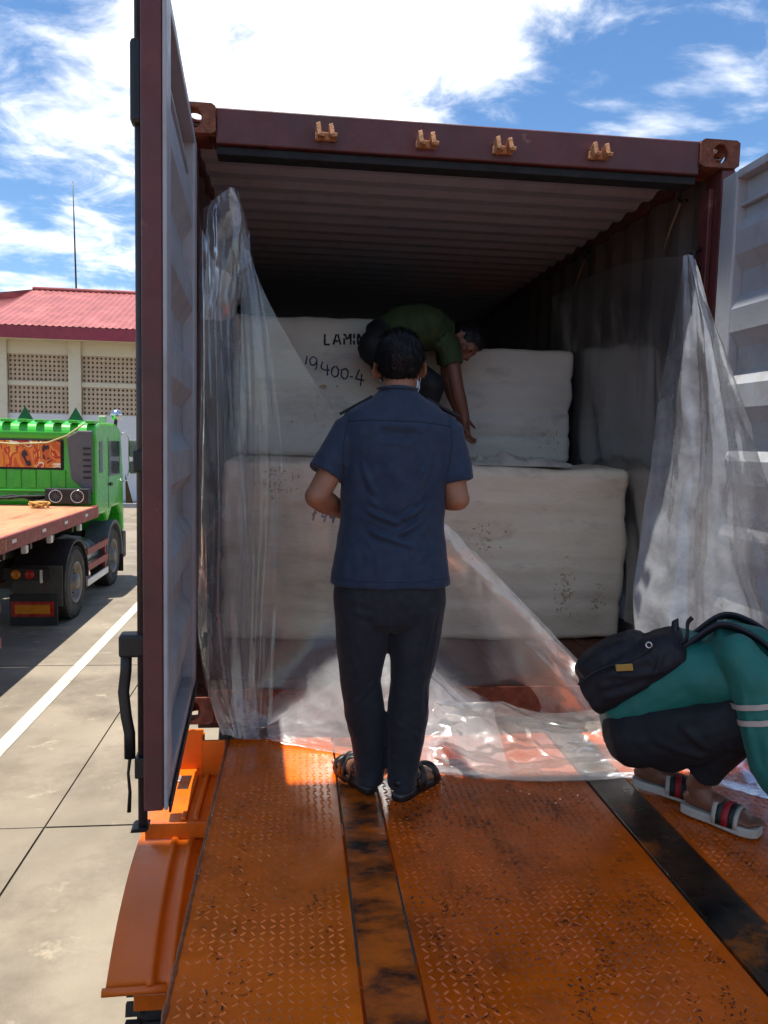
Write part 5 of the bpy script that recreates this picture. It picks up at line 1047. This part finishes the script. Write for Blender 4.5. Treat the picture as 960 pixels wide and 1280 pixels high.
    for h, f in ((hn, fn), (hf, unit(ff-u*.10))):
        s_ = np.cross((0, 0, 1.), f); so = sole_mesh(h+u*.004, f, s_, .032, wd=1.1).build('slide_sandal', sw, body, bevel=.006)
        for a0, a1, mm in ((.105, .120, sw), (.120, .138, sg), (.138, .160, sr_), (.160, .178, sg), (.178, .192, sw)):
            G = strap(h-u*.012, f, s_, a0, a1, .078-.14*(a0-.1), .048); o = grid_mesh('strap_band', G, mm, so); o.modifiers.new('t', 'SOLIDIFY').thickness = .005
    # backpack
    bagm = mat('backpack_navy', '#14161f', .7, var=.15, scale=20, bump=.25, bscale=180); trim = mat('bag_trim', '#23222c', .6)
    ax = unit(d*.76+u*.56); nn = unit(u-ax*(u@ax)); w_ = unit(np.cross(ax, nn)); c = at(800, 829, -.74)
    bp = thing('backpack', tuple(c-nn*.1), 'black backpack with yellow tag on the back of the squatting person', 'backpack')
    k = MB(); rs = []
    for s, hw, hh, o in ((-.215, .09, .045, -.02), (-.20, .135, .075, -.01), (-.12, .155, .086, .0), (.0, .155, .082, .004), (.10, .15, .070, .0), (.165, .13, .060, -.008), (.185, .09, .035, -.014)):
        rs.append([c+ax*s+nn*o+w_*hw*np.sign(math.cos(q))*abs(math.cos(q))**.6+nn*hh*np.sign(math.sin(q))*abs(math.sin(q))**.6 for q in (2*math.pi*i/28 for i in range(28))])
    k.rings(rs); rs = []
    for s, hw, hh in ((-.20, .08, .03), (-.17, .115, .05), (-.08, .125, .055), (.02, .115, .045), (.05, .09, .02)):
        rs.append([c+ax*s+nn*(.075)+w_*hw*np.sign(math.cos(q))*abs(math.cos(q))**.6+nn*hh*np.sign(math.sin(q))*abs(math.sin(q))**.6 for q in (2*math.pi*i/28 for i in range(28))])
    k.rings(rs); Wc = -w_ if w_@r < 0 else w_
    fo = [(c+Wc*.155+ax*.1-nn*.05, c+Wc*.155-ax*.1+nn*.05, .012, .006), (c+Wc*.15-ax*.15, c+Wc*.155+ax*.02-nn*.04, .012, -.006), (c+nn*.1+ax*.1+Wc*.1, c+nn*.11+ax*.08-Wc*.1, .012, .006), (c+Wc*.15+ax*.14+nn*.03, c+Wc*.155+ax*.02-nn*.07, .010, .006)]
    body_b = fuse('bag_body', k, bagm, bp, .006, 3, fo, na=.006, ns=9, na2=.0015, ns2=30)
    zp = [c+ax*(-.19+.05*i)+nn*(.055+.012*math.sin(i))+Wc*.148 for i in range(7)]; MB().tube(crom(np.array(zp), 3), .004, 6).build('zip', trim, body_b, True)
    tp = c+Wc*.166+ax*-.01+nn*.035; MB().obox(tp, ax*.026-nn*.012, Wc*.004, nn*.011+ax*.005).build('tag', mat('yellow_tag', '#b08a3c', .6), bp, bevel=.003)
    MB().tube([tp+ax*-.05+nn*.035, tp+ax*-.02+nn*.02-Wc*.004, tp], .003, 6).build('tag_cord', trim, bp, True)
    def ribbon(name, pts, wv, hw, th=.004):
        P_ = crom(np.array(pts), 6); G = np.array([[p+np.array(wv)*o for o in (-hw, 0, hw)] for p in P_]); o = grid_mesh(name, G, trim, bp); o.modifiers.new('t', 'SOLIDIFY').thickness = th
    for s in (-1, 1):
        e0 = c+ax*.17+nn*-.01+Wc*s*.07; ribbon('shoulder_strap', [e0, sh-d*.12+u*.110+Wc*s*.085, sh-d*.03+u*.104+Wc*s*.10, sh+d*.06+u*.04+Wc*s*.10, sh+d*.06-u*.06+Wc*s*.10], Wc*.9+u*.45, .032, .010)
    ribbon('grab_loop', [c+ax*.16+nn*.03+Wc*.04, c+ax*.19+nn*.075, c+ax*.16+nn*.03-Wc*.04], ax, .012)
    e = c+ax*.175+nn*.005+Wc*.09; ribbon('strap_tail', [e, e+ax*.03+nn*.01, e+ax*.06+nn*.05, e+ax*.085+nn*.06], Wc*.5+nn*.6, .012, .003)
    MB().rings(lathe(c+ax*.10+nn*.06+Wc*.152, Wc, [(0, .012), (.004, .012), (.004, .007), (0, .007)], 16), False).build('ring', chrome, bp, True)
person_teal()
